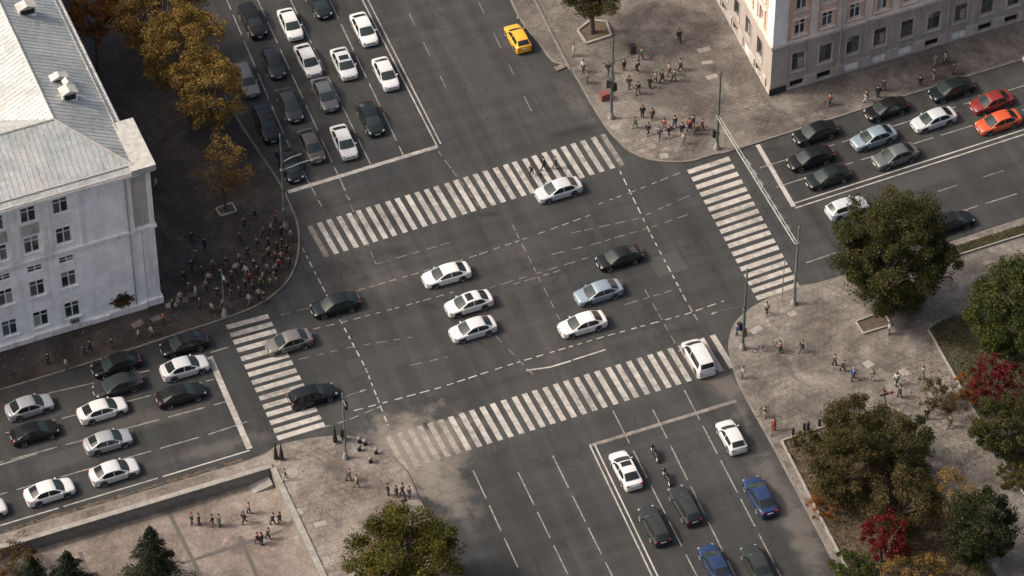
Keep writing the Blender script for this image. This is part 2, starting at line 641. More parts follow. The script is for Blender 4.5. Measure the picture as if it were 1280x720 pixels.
WALL_N0, WALL_N1 = G(-260, 764), G(340, 584)
WALL_E1 = G(505, 935)
SUNK = -1.35


def sheet(name, outer, hole, z, mat):
    vs = [Vector((p[0], p[1], 0)) for p in outer] + [Vector((p[0], p[1], 0)) for p in hole]
    tris = tessellate_polygon([vs[:len(outer)], vs[len(outer):]])
    b = MB()
    fs = []
    for t in tris:
        a, bb, c = (vs[i].to_2d() for i in t)
        fs.append(tuple(t) if (bb - a).cross(c - a) > 0 else tuple(reversed(t)))
    b.add([(p.x, p.y, z) for p in vs], fs)
    return b.build(name, mat)


far_sw = G(-260, 935)
hole = [flat(WALL_N0), flat(WALL_N1), flat(WALL_E1), flat(far_sw)]
S = 3000
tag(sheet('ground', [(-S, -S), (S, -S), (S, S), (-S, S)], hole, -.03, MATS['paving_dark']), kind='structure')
Q = 260
road = tag(sheet('road', [(-Q, -Q), (Q, -Q), (Q, Q), (-Q, Q)], hole, 0.0, MATS['asphalt']), kind='structure')
b = MB()
b.prism([flat(WALL_N0), flat(WALL_N1), flat(WALL_E1), flat(far_sw)], SUNK - .3, SUNK)
plaza = tag(b.build('plaza', MATS['paving_plaza']), kind='structure')
KH = .14


def pavement(name, kerb_px, rest_px, mat, smooth_n=5):
    kp = [flat(p) for p in (G(q.x, q.y) for q in catmull([Vector((a, c, 0)) for a, c in kerb_px], smooth_n))]
    poly = kp + [flat(G(*p)) for p in rest_px]
    n = len(poly)
    area = sum(poly[i].x * poly[(i + 1) % n].y - poly[(i + 1) % n].x * poly[i].y for i in range(n))
    sgn = 1 if area > 0 else -1                      # inner side
    inner, outer = [], []
    for i, p in enumerate(kp):
        d = (kp[min(i + 1, len(kp) - 1)] - kp[max(i - 1, 0)]).normalized()
        nrm = Vector((-d.y, d.x)) * sgn
        inner.append(p + nrm * .22)
        outer.append(p)
    o = MB().prism(inner + [flat(G(*p)) for p in rest_px], -.02, KH - .004).build(name, MATS[mat])
    tag(o, kind='structure')
    # kerb stones, about 1.6 m each, as far as the picture reaches
    run, start = 0.0, 0
    for i in range(1, len(kp)):
        run += (kp[i] - kp[i - 1]).length
        if run < 1.6 and i < len(kp) - 1: continue
        seg = list(range(start, i + 1))
        nsub = max(1, round(run / 1.8)) if len(seg) == 2 else 1
        for s_ in range(nsub):
            if nsub > 1:
                f0, f1 = s_ / nsub, (s_ + 1) / nsub
                po = [outer[start].lerp(outer[i], f) for f in (f0, f1)]
                pi_ = [inner[start].lerp(inner[i], f) for f in (f0, f1)]
            else:
                po, pi_ = [outer[j] for j in seg], [inner[j] for j in seg]
            po, pi_ = [p.copy() for p in po], [p.copy() for p in pi_]
            for q in (po, pi_):
                e = (q[1] - q[0]).normalized() * .012
                q[0] += e
                q[-1] -= (q[-1] - q[-2]).normalized() * .012
            dz, dx = random.uniform(-.012, .012), random.uniform(-.02, .02)
            m = len(po)
            vs = [(p.x, p.y, -.02) for p in po] + [(p.x, p.y, KH - .025 + dz) for p in po] + [(p.x + (q.x - p.x) * .16, p.y + (q.y - p.y) * .16, KH + dz) for p, q in zip(po, pi_)] + [(q.x, q.y, KH + dz) for q in pi_]
            fs = []
            for r in range(3):
                for j in range(m - 1):
                    f = (r * m + j, r * m + j + 1, (r + 1) * m + j + 1, (r + 1) * m + j)
                    fs.append(f if sgn < 0 else tuple(reversed(f)))
            fs += [(0, m, 2 * m, 3 * m), (4 * m - 1, 3 * m - 1, 2 * m - 1, m - 1)]
            MB().add(vs, fs).build('kerb_stone', MATS['kerb_stone'], o)
        start, run = i, 0.0
    return o


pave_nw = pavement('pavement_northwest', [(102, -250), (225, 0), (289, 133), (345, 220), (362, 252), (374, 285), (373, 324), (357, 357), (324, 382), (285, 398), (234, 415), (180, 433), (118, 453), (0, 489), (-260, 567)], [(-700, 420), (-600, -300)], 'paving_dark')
pave_ne = pavement('pavement_northeast', [(515, -250), (637, 0), (649, 24), (675, 58), (690, 77), (712, 87), (735, 125), (755, 157), (770, 175), (790, 192), (820, 202), (860, 203), (893, 194), (923, 187), (1080, 137), (1280, 75), (1640, -37)], [(1640, -300)], 'paving_ne')
pave_se = pavement('pavement_southeast', [(1640, 161), (1280, 273), (1197, 300), (1037, 350), (1000, 358), (965, 371), (935, 388), (918, 405), (911, 425), (912, 445), (925, 485), (967, 562), (1020, 662), (1050, 720), (1180, 968)], [(1700, 968)], 'paving_se')
pave_sw = pavement('pavement_southwest', [(-260, 748), (0, 669), (240, 597), (300, 579), (330, 568), (352, 556), (408, 546), (444, 547), (470, 557), (495, 575), (510, 592), (524, 622), (540, 652), (575, 722), (700, 968)], [(508, 935), (342, 583.5), (-260, 763)], 'paving_sw')

# --- painted markings: each piece a part of the road
def quad(name, pts, z=.004, mat='road_paint', parent=road):
    b = MB()
    b.add([(p.x, p.y, z) for p in pts], [(0, 1, 2, 3)])
    a = pts
    if (a[1] - a[0]).to_2d().cross((a[2] - a[0]).to_2d()) < 0:
        b.f = [(3, 2, 1, 0)]
    return b.build(name, MATS[mat], parent)


def strip_w(name, p, q, w, z=.004, mat='road_paint'):
    d = (q - p).normalized()
    n = Vector((-d.y, d.x, 0)) * w / 2
    return quad(name, [p - n, q - n, q + n, p + n], z, mat)


def crosswalk(tl, tr, bl, br, n, frac=.5, along=True, skip=(), faded=(), fmat='faded_paint'):
    """stripes spread from the first pair of corners to the second"""
    for i in range(n):
        if i in skip: continue
        f0, f1 = i / (n - 1 + frac), (i + frac) / (n - 1 + frac)
        P = lambda a, c, f: G(a[0] + (c[0] - a[0]) * f, a[1] + (c[1] - a[1]) * f)
        j = random.uniform(-.06, .06) / n
        quad('stripe', [P(tl, tr, f0 + j), P(tl, tr, f1 + j), P(bl, br, f1 + j), P(bl, br, f0 + j)], mat=fmat if i in faded else 'road_paint')


crosswalk((383, 283), (756, 167), (405, 322), (781, 206), 31, .5, faded=(0, 30))
crosswalk((482, 546), (893, 418), (505, 588), (918, 459), 32, .5, faded=(0, 1, 2, 3, 4, 5), fmat='dusty_paint')
crosswalk((282, 406), (348, 551), (334, 392), (407, 533), 15, .55)
crosswalk((859, 213), (947, 376), (911, 196), (1000, 358), 18, .56)


def line(name, px, w=.14, dash=None, gap=1.0, mat='road_paint', jit=.15, z=.004):
    pts = [G(*p) for p in px]
    if not dash:
        for a, c in zip(pts, pts[1:]): strip_w(name, a, c, w, z, mat)
        return
    seg = [(c - a).length for a, c in zip(pts, pts[1:])]
    tot = sum(seg)

    def at(s):
        for a, c, l in zip(pts, pts[1:], seg):
            if s <= l: return a.lerp(c, s / l)
            s -= l
        return pts[-1]
    s = random.uniform(0, gap)
    while s < tot:
        e = min(s + dash * random.uniform(1 - jit, 1 + jit), tot)
        if e - s > .15: strip_w(name, at(s), at(e), w, z, mat)
        s = e + gap * random.uniform(1 - jit, 1 + jit)


line('stop_line', [(360, 240), (386, 232), (547, 183)], .5)
line('stop_line', [(738, 557), (920, 501)], .42, mat='faded_paint', z=.005)
line('stop_line', [(262, 446), (312, 561)], .62)
line('stop_line', [(947, 181), (992, 258)], .5)
line('centre_line', [(377, -150), (453, 0), (546, 182)], .15, z=.0055)
line('centre_line', [(384, -150), (460, 0), (551, 180)], .15, z=.0055)
line('centre_line', [(737, 556), (815, 720), (865, 824)], .15, z=.0062)
line('centre_line', [(743, 555), (822, 720), (872, 824)], .15, z=.0062)
line('centre_line', [(994, 260), (1280, 168), (1440, 116)], .16, z=.0055)
line('centre_line', [(993, 254), (1280, 162), (1440, 110)], .16, z=.0055)
LANE = dict(dash=4.2, gap=1.0, w=.12, z=.0047, mat='worn_paint')
for px in ([(285, -80), (323, 2), (437, 250)], [(327, -80), (363, 0), (465, 209)], [(374, -80), (412, 0), (506, 198)],
           [(275, -20), (357, 173), (402, 258)],
           [(590, 585), (680, 780)], [(644, 583), (740, 780)], [(689, 566), (790, 770)], [(765, 511), (900, 777)],
           [(815, 510), (945, 773)], [(852, 481), (1000, 767)],
           [(-60, 636), (0, 618), (275, 539), (309, 527)], [(-60, 594), (0, 578), (290, 500)], [(-60, 560), (0, 543), (267, 474)],
           [(-60, 526), (62, 491), (200, 460), (285, 434)], [(940, 213), (1035, 183), (1280, 107), (1400, 70)],
           [(968, 235), (1053, 207), (1280, 137), (1400, 100)], [(1000, 331), (1207, 262), (1340, 221)]):
    line('lane_dash', px, **LANE)
line('lane_dash', [(-60, 600), (0, 581), (46, 567)], .12, z=.0047)
line('edge_line', [(-60, 675), (0, 657), (312, 563)], .16, dash=11, gap=.5)
for px in ([(597, 0), (673, 157)], [(1170, 240), (1290, 202)], [(503, 0), (560, 115)]):
    line('lane_dash', px, dash=2.2, gap=3.2, w=.11, mat='faded_paint')
GUIDE = dict(dash=.75, gap=.55, w=.13, jit=.4)
for px in ([(377, 308), (408, 368), (457, 460), (485, 532)], [(773, 210), (812, 290), (858, 377), (874, 404)],
           [(440, 514), (548, 485), (640, 455), (754, 421), (860, 392), (905, 376)]):
    line('guide_dash', px, **GUIDE)
GUIDE.update(w=.11, mat='worn_paint')
for px in ([(447, 363), (547, 334), (593, 320), (660, 297)], [(668, 294), (740, 268)], [(743, 257), (795, 238), (852, 215)],
           [(385, 413), (427, 403), (503, 383), (567, 365)], [(400, 535), (430, 527), (476, 508)]):
    line('guide_dash', px, **GUIDE)
for px in ([(690, 318), (743, 305), (820, 282), (860, 268)], [(707, 293), (798, 273), (865, 243)],
           [(370, 450), (443, 433), (518, 421)], [(507, 458), (560, 446)], [(592, 366), (735, 322)], [(470, 330), (570, 301)],
           [(640, 356), (700, 338)], [(427, 230), (470, 330)], [(640, 280), (700, 400)], [(600, 400), (668, 470)], [(805, 360), (850, 440)], [(545, 185), (600, 260)],
           [(345, 395), (440, 372)], [(780, 381), (840, 363)]):
    line('guide_dash', px, w=.1, dash=1.0, gap=.7, jit=.5, mat='faded_paint', z=.006)
line('paint_streak', [(658, 463), (687, 459), (714, 451)], .2, z=.0072)  # pale strips standing in for a blurred ghost shape, not road paint
line('paint_streak', [(716, 450), (757, 437)], .16, z=.0072)

# repaired rectangles of asphalt
for (u, v, a_, lx, ly, tone) in ((560, 262, aC_ := math.atan2(E_C.y, E_C.x), 4.2, 3.0, 0), (655, 350, aC_, 5.5, 2.2, 1), (470, 452, aC_, 6.0, 2.4, 1), (835, 330, aC_, 3.5, 3.0, 0),
                                 (600, 90, math.atan2(N_N.y, N_N.x), 9, 2.6, 1), (1150, 225, math.atan2(E_E.y, E_E.x), 8, 2.4, 1), (90, 570, math.atan2(E_W.y, E_W.x), 6, 2.2, 0)):
    q = G(u, v)
    M = frame(q, Vector((math.cos(a_), math.sin(a_), 0)))
    quad('asphalt_patch', [M @ Vector(c_) for c_ in ((-lx / 2, -ly / 2, 0), (lx / 2, -ly / 2 + random.uniform(-.2, .2), 0), (lx / 2 + random.uniform(-.3, .3), ly / 2, 0), (-lx / 2, ly / 2, 0))], .002, 'patch_dark' if tone else 'patch_light')

# crumbled earth along the west street kerb
rr = random.Random(3)
eb = MB()
A_, B_ = G(6, 665), G(303, 575)
nn_ = 90
prev = None
for i in range(nn_ + 1):
    c_ = A_.lerp(B_, i / nn_)
    pn = Vector((-(B_ - A_).y, (B_ - A_).x, 0)).normalized()
    c_ = c_ + pn * (rr.uniform(-.12, .12) + .1)
    w_ = rr.uniform(.04, .3)
    cur = (c_ - pn * w_, c_ + pn * w_)
    if prev and rr.random() > .12:
        eb.add([(q.x, q.y, .008) for q in (prev[0], cur[0], cur[1], prev[1])], [(0, 1, 2, 3)])
    prev = cur
eb.build('earth_seam', MATS['soil'], road)['kind'] = 'stuff'

# pale replaced slabs set in the pavements
def slabs(parent, spots, d, w, h):
    for (u, v) in spots:
        q = G(u, v, KH)
        dd = Matrix.Rotation(random.uniform(-.25, .25), 3, 'Z') @ d
        M = frame(q, dd)
        s_, t_ = w * random.uniform(.7, 1.2) / 2, h * random.uniform(.7, 1.2) / 2
        MB().box(-s_, s_, -t_, t_, -.05, random.uniform(.004, .02), M).build('paving_slab', MATS['concrete' if random.random() < .25 else 'paving_sw'], parent)


slabs(pave_ne, [(781, 176), (790, 184), (803, 189), (816, 193), (830, 195), (845, 195), (858, 193), (800, 178), (815, 183), (832, 186), (770, 158), (720, 86), (727, 95), (880, 62), (884, 78), (890, 96), (700, 84), (1000, 150), (985, 155), (1020, 143)], E_C, 1.3, .7)
slabs(pave_nw, [(228, 375), (214, 381), (240, 368), (195, 398), (172, 405)], E_W, 1.2, .7)
slabs(pave_sw, [(365, 590), (380, 600), (405, 560), (425, 566), (415, 640), (400, 655), (430, 620), (490, 598), (372, 640), (385, 665)], E_W, 1.1, .8)
slabs(pave_se, [(962, 400), (945, 412), (990, 392), (1030, 405), (1043, 412), (1000, 470), (1035, 440), (1085, 455), (1140, 440), (1130, 465)], E_E, 1.1, .8)

# inner kerb of the north-east pavement and its lighter apron
line_pts = [G(*p, KH) for p in [(663, -10), (688, 40), (713, 88)]]
b = MB()
for a, c in zip(line_pts, line_pts[1:]):
    M = frame(a, c - a)
    b.box(0, (c - a).length, -.12, .12, -.02, .12, M)
b.build('inner_kerb', MATS['kerb_stone'], pave_ne)


# ------------------------------------------------------------------ sunken plaza walls
def wall_run(label, pts, w, ztop, name='retaining_wall'):
    o = empty(name, pts[0])
    tag(o, label, 'wall', 'walls of the sunken plaza')
    inv = Matrix.Translation(-Vector(pts[0]))
    for a, c in zip(pts, pts[1:]):
        M = inv @ frame(a, c - a)
        l = (c - a).length
        MB().box(0, l, -w / 2, w / 2, SUNK - .2, ztop, M).build('wall_body', MATS['wall_concrete'], o)
        n = max(1, round(l / 2.4))
        for i in range(n):
            MB().box(i * l / n + .015, (i + 1) * l / n - .015, -w / 2 - .08, w / 2 + .08, ztop + random.uniform(0, .012), ztop + .13, M).build('coping_slab', MATS['concrete'], o)
    return o


d_n = (WALL_N1 - WALL_N0).normalized()
wall_run('long grey retaining wall with pale coping between sunken plaza and west street', [WALL_N0, WALL_N1 - d_n * .0], .42, .18)
d_e = (WALL_E1 - WALL_N1).normalized()
wall_run('grey retaining wall with pale coping between sunken plaza and corner pavement', [WALL_N1 + d_e * .34, WALL_E1], .42, .17)
# dark inlaid strips of the plaza floor
for si, (p, q) in enumerate((((205, 628), (262, 742)), ((232, 703), (352, 664)), ((330, 742), (300, 670)), ((120, 742), (100, 690)))):
    a, c = G(*p, SUNK), G(*q, SUNK)
    M = frame(a, c - a)
    MB().box(0, (c - a).length, -.2, .2, SUNK - .05, SUNK + .004 + .003 * si, Matrix.Translation((0, 0, -SUNK)) @ M).build('inlaid_strip', MATS['joint_dark'], plaza)
# low pale ramp by the corner
b = MB()
M = frame(WALL_N1 - d_n * 2.6, d_n)
b.add([M @ Vector(q) for q in ((0, -1.5, SUNK + .01), (2.1, -1.5, SUNK + .01), (2.1, -.24, SUNK + .01), (0, -.24, SUNK + .01), (2.1, -1.5, SUNK + .55), (2.1, -.24, SUNK + .55))],
      [(0, 1, 4), (3, 5, 2), (0, 4, 5, 3), (1, 2, 5, 4), (0, 3, 2, 1)])
o = b.build('stone_ramp', MATS['concrete'])
tag(o, 'short pale stone ramp in the corner of the sunken plaza', 'ramp')


# ------------------------------------------------------------------ buildings
def wall_open(b, M, x0, x1, z0, z1, ops, depth=.28, mi=0, y=0.0):
    """outer face at local y, openings (xa,xb,za,zb) with reveals going inwards (+y)"""
    xs = sorted({x0, x1} | {o[0] for o in ops} | {o[1] for o in ops})
    zs = sorted({z0, z1} | {o[2] for o in ops} | {o[3] for o in ops})
    for i in range(len(xs) - 1):
        zrun = None
        for k in range(len(zs) - 1):
            cx, cz = (xs[i] + xs[i + 1]) / 2, (zs[k] + zs[k + 1]) / 2
            inside = any(o[0] < cx < o[1] and o[2] < cz < o[3] for o in ops)
            if not inside:
                b.add([M @ Vector((xs[i], y, zs[k])), M @ Vector((xs[i + 1], y, zs[k])), M @ Vector((xs[i + 1], y, zs[k + 1])), M @ Vector((xs[i], y, zs[k + 1]))], [(0, 1, 2, 3)], mi)
    for (a, c, d, e) in ops:
        v = [M @ Vector(p) for p in ((a, y, d), (c, y, d), (c, y, e), (a, y, e), (a, y + depth, d), (c, y + depth, d), (c, y + depth, e), (a, y + depth, e))]
        b.add(v, [(0, 4, 5, 1), (1, 5, 6, 2), (2, 6, 7, 3), (3, 7, 4, 0)], mi)


WCACHE = {}


def window(parent, M, xc, zc, w, h, fm='window_frame', depth=.2, y=0.0, transom=.72, dark=False):
    """frame, mullion and transom; each pane its own sub-part"""
    key = (round(w, 3), round(h, 3), fm, transom)
    if key not in WCACHE:
        t = .11
        f = MB()
        W, H = w / 2, h / 2
        f.box(-W, W, 0, .09, -H, -H + t)
        f.box(-W, W, 0, .09, H - t, H)
        f.box(-W, -W + t, .002, .088, -H + t, H - t)
        f.box(W - t, W, .002, .088, -H + t, H - t)
        f.box(-t * .6, t * .6, .004, .086, -H + t, H - t)
        zt = -H + h * transom
        f.box(-W + t, W - t, .006, .084, zt - t * .5, zt + t * .5)
        panes = []
        for (a, c) in ((-W + t, -t * .6), (t * .6, W - t)):
            for (d, e) in ((-H + t, zt - t * .5), (zt + t * .5, H - t)):
                panes.append(((a + c) / 2, (d + e) / 2, (c - a) / 2, (e - d) / 2))
        fmesh = f.mesh('window', MATS[fm])
        pm = [MB().box(-pw, pw, 0, .02, -ph, ph).mesh('pane', MATS['window_glass']) for (_, _, pw, ph) in panes]
        WCACHE[key] = (fmesh, panes, pm)
    fmesh, panes, pm = WCACHE[key]
    o = link('window', fmesh, parent)
    o.matrix_local = M @ Matrix.Translation((xc, y + depth - .09, zc))
    for (px, pz, _, _), me in zip(panes, pm):
        p = link('pane', me, o)
        rnd = random.random()
        if rnd < .42:
            p.material_slots[0].link = 'OBJECT'
            p.material_slots[0].material = MATS['window_curtain' if rnd < .13 else 'window_glass_grey']
        p.location = (px, .04, pz)
        p.rotation_euler = (R(random.uniform(-.8, .8)), 0, R(random.uniform(-.8, .8)))
    return o


def boxpart(name, M, dims, mat, parent):
    return MB().box(*dims, M).build(name, MATS[mat], parent)


# ---- white building, north-west. Local frame: x runs east along the south front, y into the building
NB_C = G(202, 378)                                   # south-east foot of the building
d_s = udir((0, 438), (202, 378))
NBH = 19.6
nw = empty('white_building', NB_C)
tag(nw, 'white plastered four storey corner building with pale metal hipped roof', 'building')
I3 = Matrix.Translation(-NB_C)
LS, LN, WD = 62.0, 66.0, 12.8
MS = I3 @ frame(NB_C, d_s)                            # x=0 at corner, west is negative, y inwards
ang_n = udir((201, 378), (131, 230))
MEa = I3 @ frame(NB_C, ang_n)                         # along the east side, x to north
JX, JY = 1.3, 6.4                                     # corner block: 2.4 m proud of the east wall, 8.5 m deep
ops = []
cols = [-9.5 - 3.36 * k for k in range(15)]
rows = [(2.75, 1.62, 2.2), (7.15, 1.62, 2.2), (9.95, 1.6, .9), (13.35, 1.62, 2.2), (17.5, 1.62, 2.1)]
for xc in cols:
    for zc, w, h in rows:
        ops.append((xc - w / 2, xc + w / 2, zc - h / 2, zc + h / 2))
b = MB()
wall_open(b, MS, -LS, -JX - .15, 0, NBH, ops)
# other outer walls of the L-shaped block
b.box(-LS, -JX, WD - .3, WD, 0, NBH, MS)
o = b.build('wall', MATS['white_plaster'], nw)
# east wing: parallelogram following the street
bE = MB()
dn = MS.to_3x3().inverted() @ (I3.to_3x3() @ ang_n)
pe = lambda x, t: Vector((x + dn.x * t, dn.y * t))
opsE = []
lenE = LN
ME = I3 @ frame(NB_C - d_s * JX, ang_n)               # east wall face, its outside lies to local -y
for k in range(15):
    xc = JY + 3 + 3.9 * k
    for zc, w, h in (rows[0], rows[1], rows[3], rows[4]):
        opsE.append((xc - w / 2, xc + w / 2, zc - h / 2, zc + h / 2))
wall_open(bE, ME, .1, lenE, 0, NBH, opsE, y=0.0)
bE.build('wall', MATS['white_plaster'], nw)
bI = MB()
P0, P1 = pe(-JX - WD, WD), pe(-JX - WD, lenE)
bI.add([MS @ Vector((P0.x, P0.y, z)) for z in (0, NBH)] + [MS @ Vector((P1.x, P1.y, z)) for z in (0, NBH)], [(0, 1, 3, 2)])
P2 = pe(-JX, lenE)
bI.add([MS @ Vector((P1.x, P1.y, z)) for z in (0, NBH)] + [MS @ Vector((P2.x, P2.y, z)) for z in (0, NBH)], [(0, 1, 3, 2)])
bI.build('wall', MATS['white_plaster'], nw)
# dark backing sheets: the gloom behind the openings is put into their colour
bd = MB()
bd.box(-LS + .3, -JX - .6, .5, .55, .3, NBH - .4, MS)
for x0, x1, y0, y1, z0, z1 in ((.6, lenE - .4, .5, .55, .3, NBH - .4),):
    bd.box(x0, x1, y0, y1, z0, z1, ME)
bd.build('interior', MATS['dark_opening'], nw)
for xc in cols:
    for r_, (zc, w, h) in enumerate(rows):
        window(nw, MS, xc, zc, w, h, transom=.70 if h > 1 else .5)
        if h > 1:
            boxpart('sill', MS, (xc - w / 2 - .12, xc + w / 2 + .12, -.16, .03, zc - h / 2 - .14, zc - h / 2 - .003), 'white_trim', nw)
    boxpart('spandrel_panel', MS, (xc - .95, xc + .95, -.05, .02, 14.75, 16.2), 'stone_light' if (cols.index(xc) % 3) else 'pilaster_plaster', nw)
for xc, zc, w, h in [((o_[0] + o_[1]) / 2, (o_[2] + o_[3]) / 2, o_[1] - o_[0], o_[3] - o_[2]) for o_ in opsE]:
    window(nw, ME, xc, zc, w, h, transom=.70)
# pilasters between the upper windows
for k, xc in enumerate(cols[:-1]):
    boxpart('pilaster', MS, (xc - 1.68 - .5, xc - 1.68 + .5, -.12, .02, 11.45, NBH - .75), 'pilaster_plaster', nw)
boxpart('pilaster', MS, (-7.75, -7.35, -.10, .02, 11.45, NBH - .75), 'pilaster_plaster', nw)
# string course, plinth, cornice
boxpart('string_course', MS, (-LS, -JX - .2, -.22, .02, 11.05, 11.38), 'white_trim', nw)
boxpart('string_course', MS, (-LS, -JX - .2, -.12, .02, 10.72, 11.047), 'white_trim', nw)
for k in range(30):
    x1 = -JX - .3 - k * 2.05
    boxpart('plinth_block', MS, (x1 - 2.0, x1, -.3 - random.uniform(0, .1), .02, 0, .85 + random.uniform(-.12, .1)), 'white_trim', nw)
boxpart('cornice', MS, (-LS - .3, -JX + .25, -.62, .02, NBH - .42, NBH - .1), 'white_trim', nw)
boxpart('cornice', MS, (-LS - .3, -JX + .1, -.34, .02, NBH - .78, NBH - .423), 'white_trim', nw)
boxpart('cornice', ME, (JY + .1, lenE, -.62, .02, NBH - .42, NBH - .1), 'white_trim', nw)
# corner block
bc = MB()
c0 = [pe(-JX - .1, -.0), pe(0, -.0), pe(0, JY), pe(-JX - .1, JY)]
c0 = [Vector((p.x, p.y)) for p in c0]
bc2 = MB()
bc2.prism([(p.x, p.y) for p in c0], 0, NBH - .1)
bc.add([MS @ Vector(p) for p in bc2.v], bc2.f)
bc.build('corner_block', MATS['pilaster_plaster'], nw)
bs = MB()
cc = [pe(-JX - .75, -.7), pe(.7, -.7), pe(.7, JY + .4), pe(-JX - .75, JY + .4)]
for z0, z1, g in ((NBH - .55, NBH - .3, .72), (NBH - .297, NBH + .42, 1.0), (11.05, 11.38, .35), (0, 1.0, .35)):
    wx = -JX - .1 - .3 * g if z1 < 15 else -JX - .75
    q = [pe(wx, -.7 * g), pe(.55 * g, -.7 * g), pe(.55 * g, JY + .4 * g), pe(wx, JY + .4 * g)]
    t = MB().prism([(p.x, p.y) for p in q], z0, z1, bottom=True)
    MB().add([MS @ Vector(p) for p in t.v], t.f).build('corner_band' if z1 < 15 else 'corner_roof_slab', MATS['white_trim' if z1 < 15 else 'roof_trim'], nw)
# corner pier faces
boxpart('pier', MS, (-2.55, -2.1, -.14, .02, 11.4, NBH - .6), 'white_trim', nw)
boxpart('pier', MS, (-.5, .02, -.14, .02, 11.4, NBH - .6), 'white_trim', nw)
boxpart('corner_panel', MS, (-2.08, -.52, -.05, .02, 11.7, NBH - 1.0), 'stone_light', nw)  # recess shade put into the panel's darker tone
boxpart('drain_pipe', MS, (-2.75, -2.65, -.2, -.1, .3, NBH - .5), 'stone_grey', nw)
# hipped roof of the L: eaves 0.55 m out
RH, OV = 3.6, .55


def Pm(x, t, z):
    p = pe(x, t)
    return MS @ Vector((p.x, p.y, z))


Ez = NBH - .08
dnx = dn.x / dn.y
def Pr(x, y, z):                                      # x measured along the front at depth y, sheared with the side street
    return MS @ Vector((x + dnx * y, y, z))


xe, xw = -JX + OV, -JX - WD - OV
xr = (xe + xw) / 2
ys, yn = -OV, WD + OV
yr = (ys + yn) / 2
yN = lenE * dn.y
roof = MB()
roof.add([Pr(xe, ys, Ez), Pr(xr, yr, Ez + RH), Pr(xr, yN, Ez + RH), Pr(xe, yN, Ez)], [(0, 3, 2, 1)])       # east slope
roof.add([Pr(xe, ys, Ez), Pr(-LS, ys, Ez), Pr(-LS, yr, Ez + RH), Pr(xr, yr, Ez + RH)], [(0, 3, 2, 1)])     # south slope
roof.add([Pr(xr, yr, Ez + RH), Pr(xw, yn, Ez), Pr(xw, yN, Ez), Pr(xr, yN, Ez + RH)], [(0, 3, 2, 1)])       # court slope of the east wing
roof.add([Pr(xr, yr, Ez + RH), Pr(-LS, yr, Ez + RH), Pr(-LS, yn, Ez), Pr(xw, yn, Ez)], [(0, 3, 2, 1)])     # court slope of the south wing
ro = roof.build('roof', MATS['roof_metal'], nw)
# standing seams
sm = MB()
def seam(a, c, w=.06, h=.042):
    d = (c - a)
    s = Vector((d.y, -d.x, 0)).normalized() * w / 2
    up = Vector((0, 0, h))
    sm.add([a - s, a + s, c + s, c - s, a - s + up, a + s + up, c + s + up, c - s + up], [(4, 5, 6, 7), (0, 1, 5, 4), (2, 3, 7, 6), (1, 2, 6, 5), (3, 0, 4, 7)])
y = ys + .3
while y < yN - .2:
    f = min(1, (y - ys) / (yr - ys))
    seam(Pr(xe, y, Ez), Pr(xe + (xr - xe) * f, y, Ez + RH * f))
    if y > yr + .2:
        f2 = 1 if y > yn else (y - yr) / (yn - yr)
        seam(Pr(xr, y, Ez + RH), Pr(xr + (xw - xr) * f2, y, Ez + RH * (1 - f2)))
    y += .58
x = xe - .3
while x > -LS + .2:
    f = min(1, (xe - x) / (xe - xr))
    seam(Pr(x, ys, Ez), Pr(x, ys + (yr - ys) * f, Ez + RH * f))
    if x < xr - .2:
        f2 = 1 if x < xw else (xr - x) / (xr - xw)
        seam(Pr(x, yr, Ez + RH), Pr(x, yr + (yn - yr) * f2, Ez + RH * (1 - f2)))
    x -= .58
so = sm.build('roof_seam', MATS['roof_trim'], ro)
so['kind'] = 'stuff'
rc = MB()
for a, c in ((Pr(xr, yr, Ez + RH), Pr(xr, yN, Ez + RH)), (Pr(xr, yr, Ez + RH), Pr(-LS, yr, Ez + RH)), (Pr(xe, ys, Ez), Pr(xr, yr, Ez + RH))):
    rc.tube([a, c], .13, 6)
rc.build('ridge_cap', MATS['roof_trim'], ro)
gt = MB()
for a, c in ((Pr(xe - .75, ys + .75, Ez + .42), Pr(-LS, ys + .75, Ez + .42)), (Pr(xe - .7, ys + JY, Ez + .38), Pr(xe - .7, yN, Ez + .38))):
    M = frame(a, c - a)
    gt.box(0, (c - a).length, -.03, .03, -.15, .12, M)
for a, c in ((Pr(xe - .1, JY, Ez + .06), Pr(xe - .1, yN, Ez + .06)), (Pr(xe - .3, ys + .1, Ez + .06), Pr(-LS, ys + .1, Ez + .06))):
    gt.tube([a, c], .12, 6)
gt.build('gutter', MATS['roof_trim'], ro)


def roof_vent(x, y, w, d, h, mat='roof_trim', dark=False):
    # on the east slope or the south slope
    f = min((xe - x) / (xe - xr), (y - ys) / (yr - ys))
    z = Ez + RH * min(f, 1)
    M = frame(Pr(x, y, z), MS.to_3x3() @ Vector((0, 1, 0)))
    v = empty('roof_vent', (0, 0, 0))
    v.parent = nw
    MB().box(-d / 2, d / 2, -w / 2, w / 2, -.6, h, M).build('vent_box', MATS['stone_light' if dark else 'white_trim'], v)
    t = MB()
    t.add([M @ Vector(p) for p in ((-d / 2 - .15, -w / 2 - .15, h), (d / 2 + .15, -w / 2 - .15, h), (d / 2 + .15, w / 2 + .15, h), (-d / 2 - .15, w / 2 + .15, h), (-d / 2 - .1, 0, h + .4), (d / 2 + .1, 0, h + .4))],
          [(0, 1, 5, 4), (2, 3, 4, 5), (0, 4, 3), (1, 2, 5), (3, 2, 1, 0)])
    t.build('vent_cap', MATS['roof_trim'], v)
    MB().box(-d / 2 - .02, -d / 2 + .02, -w / 2 + .15, w / 2 - .15, .1, h - .1, M).build('louvre', MATS['dark_opening'], v)


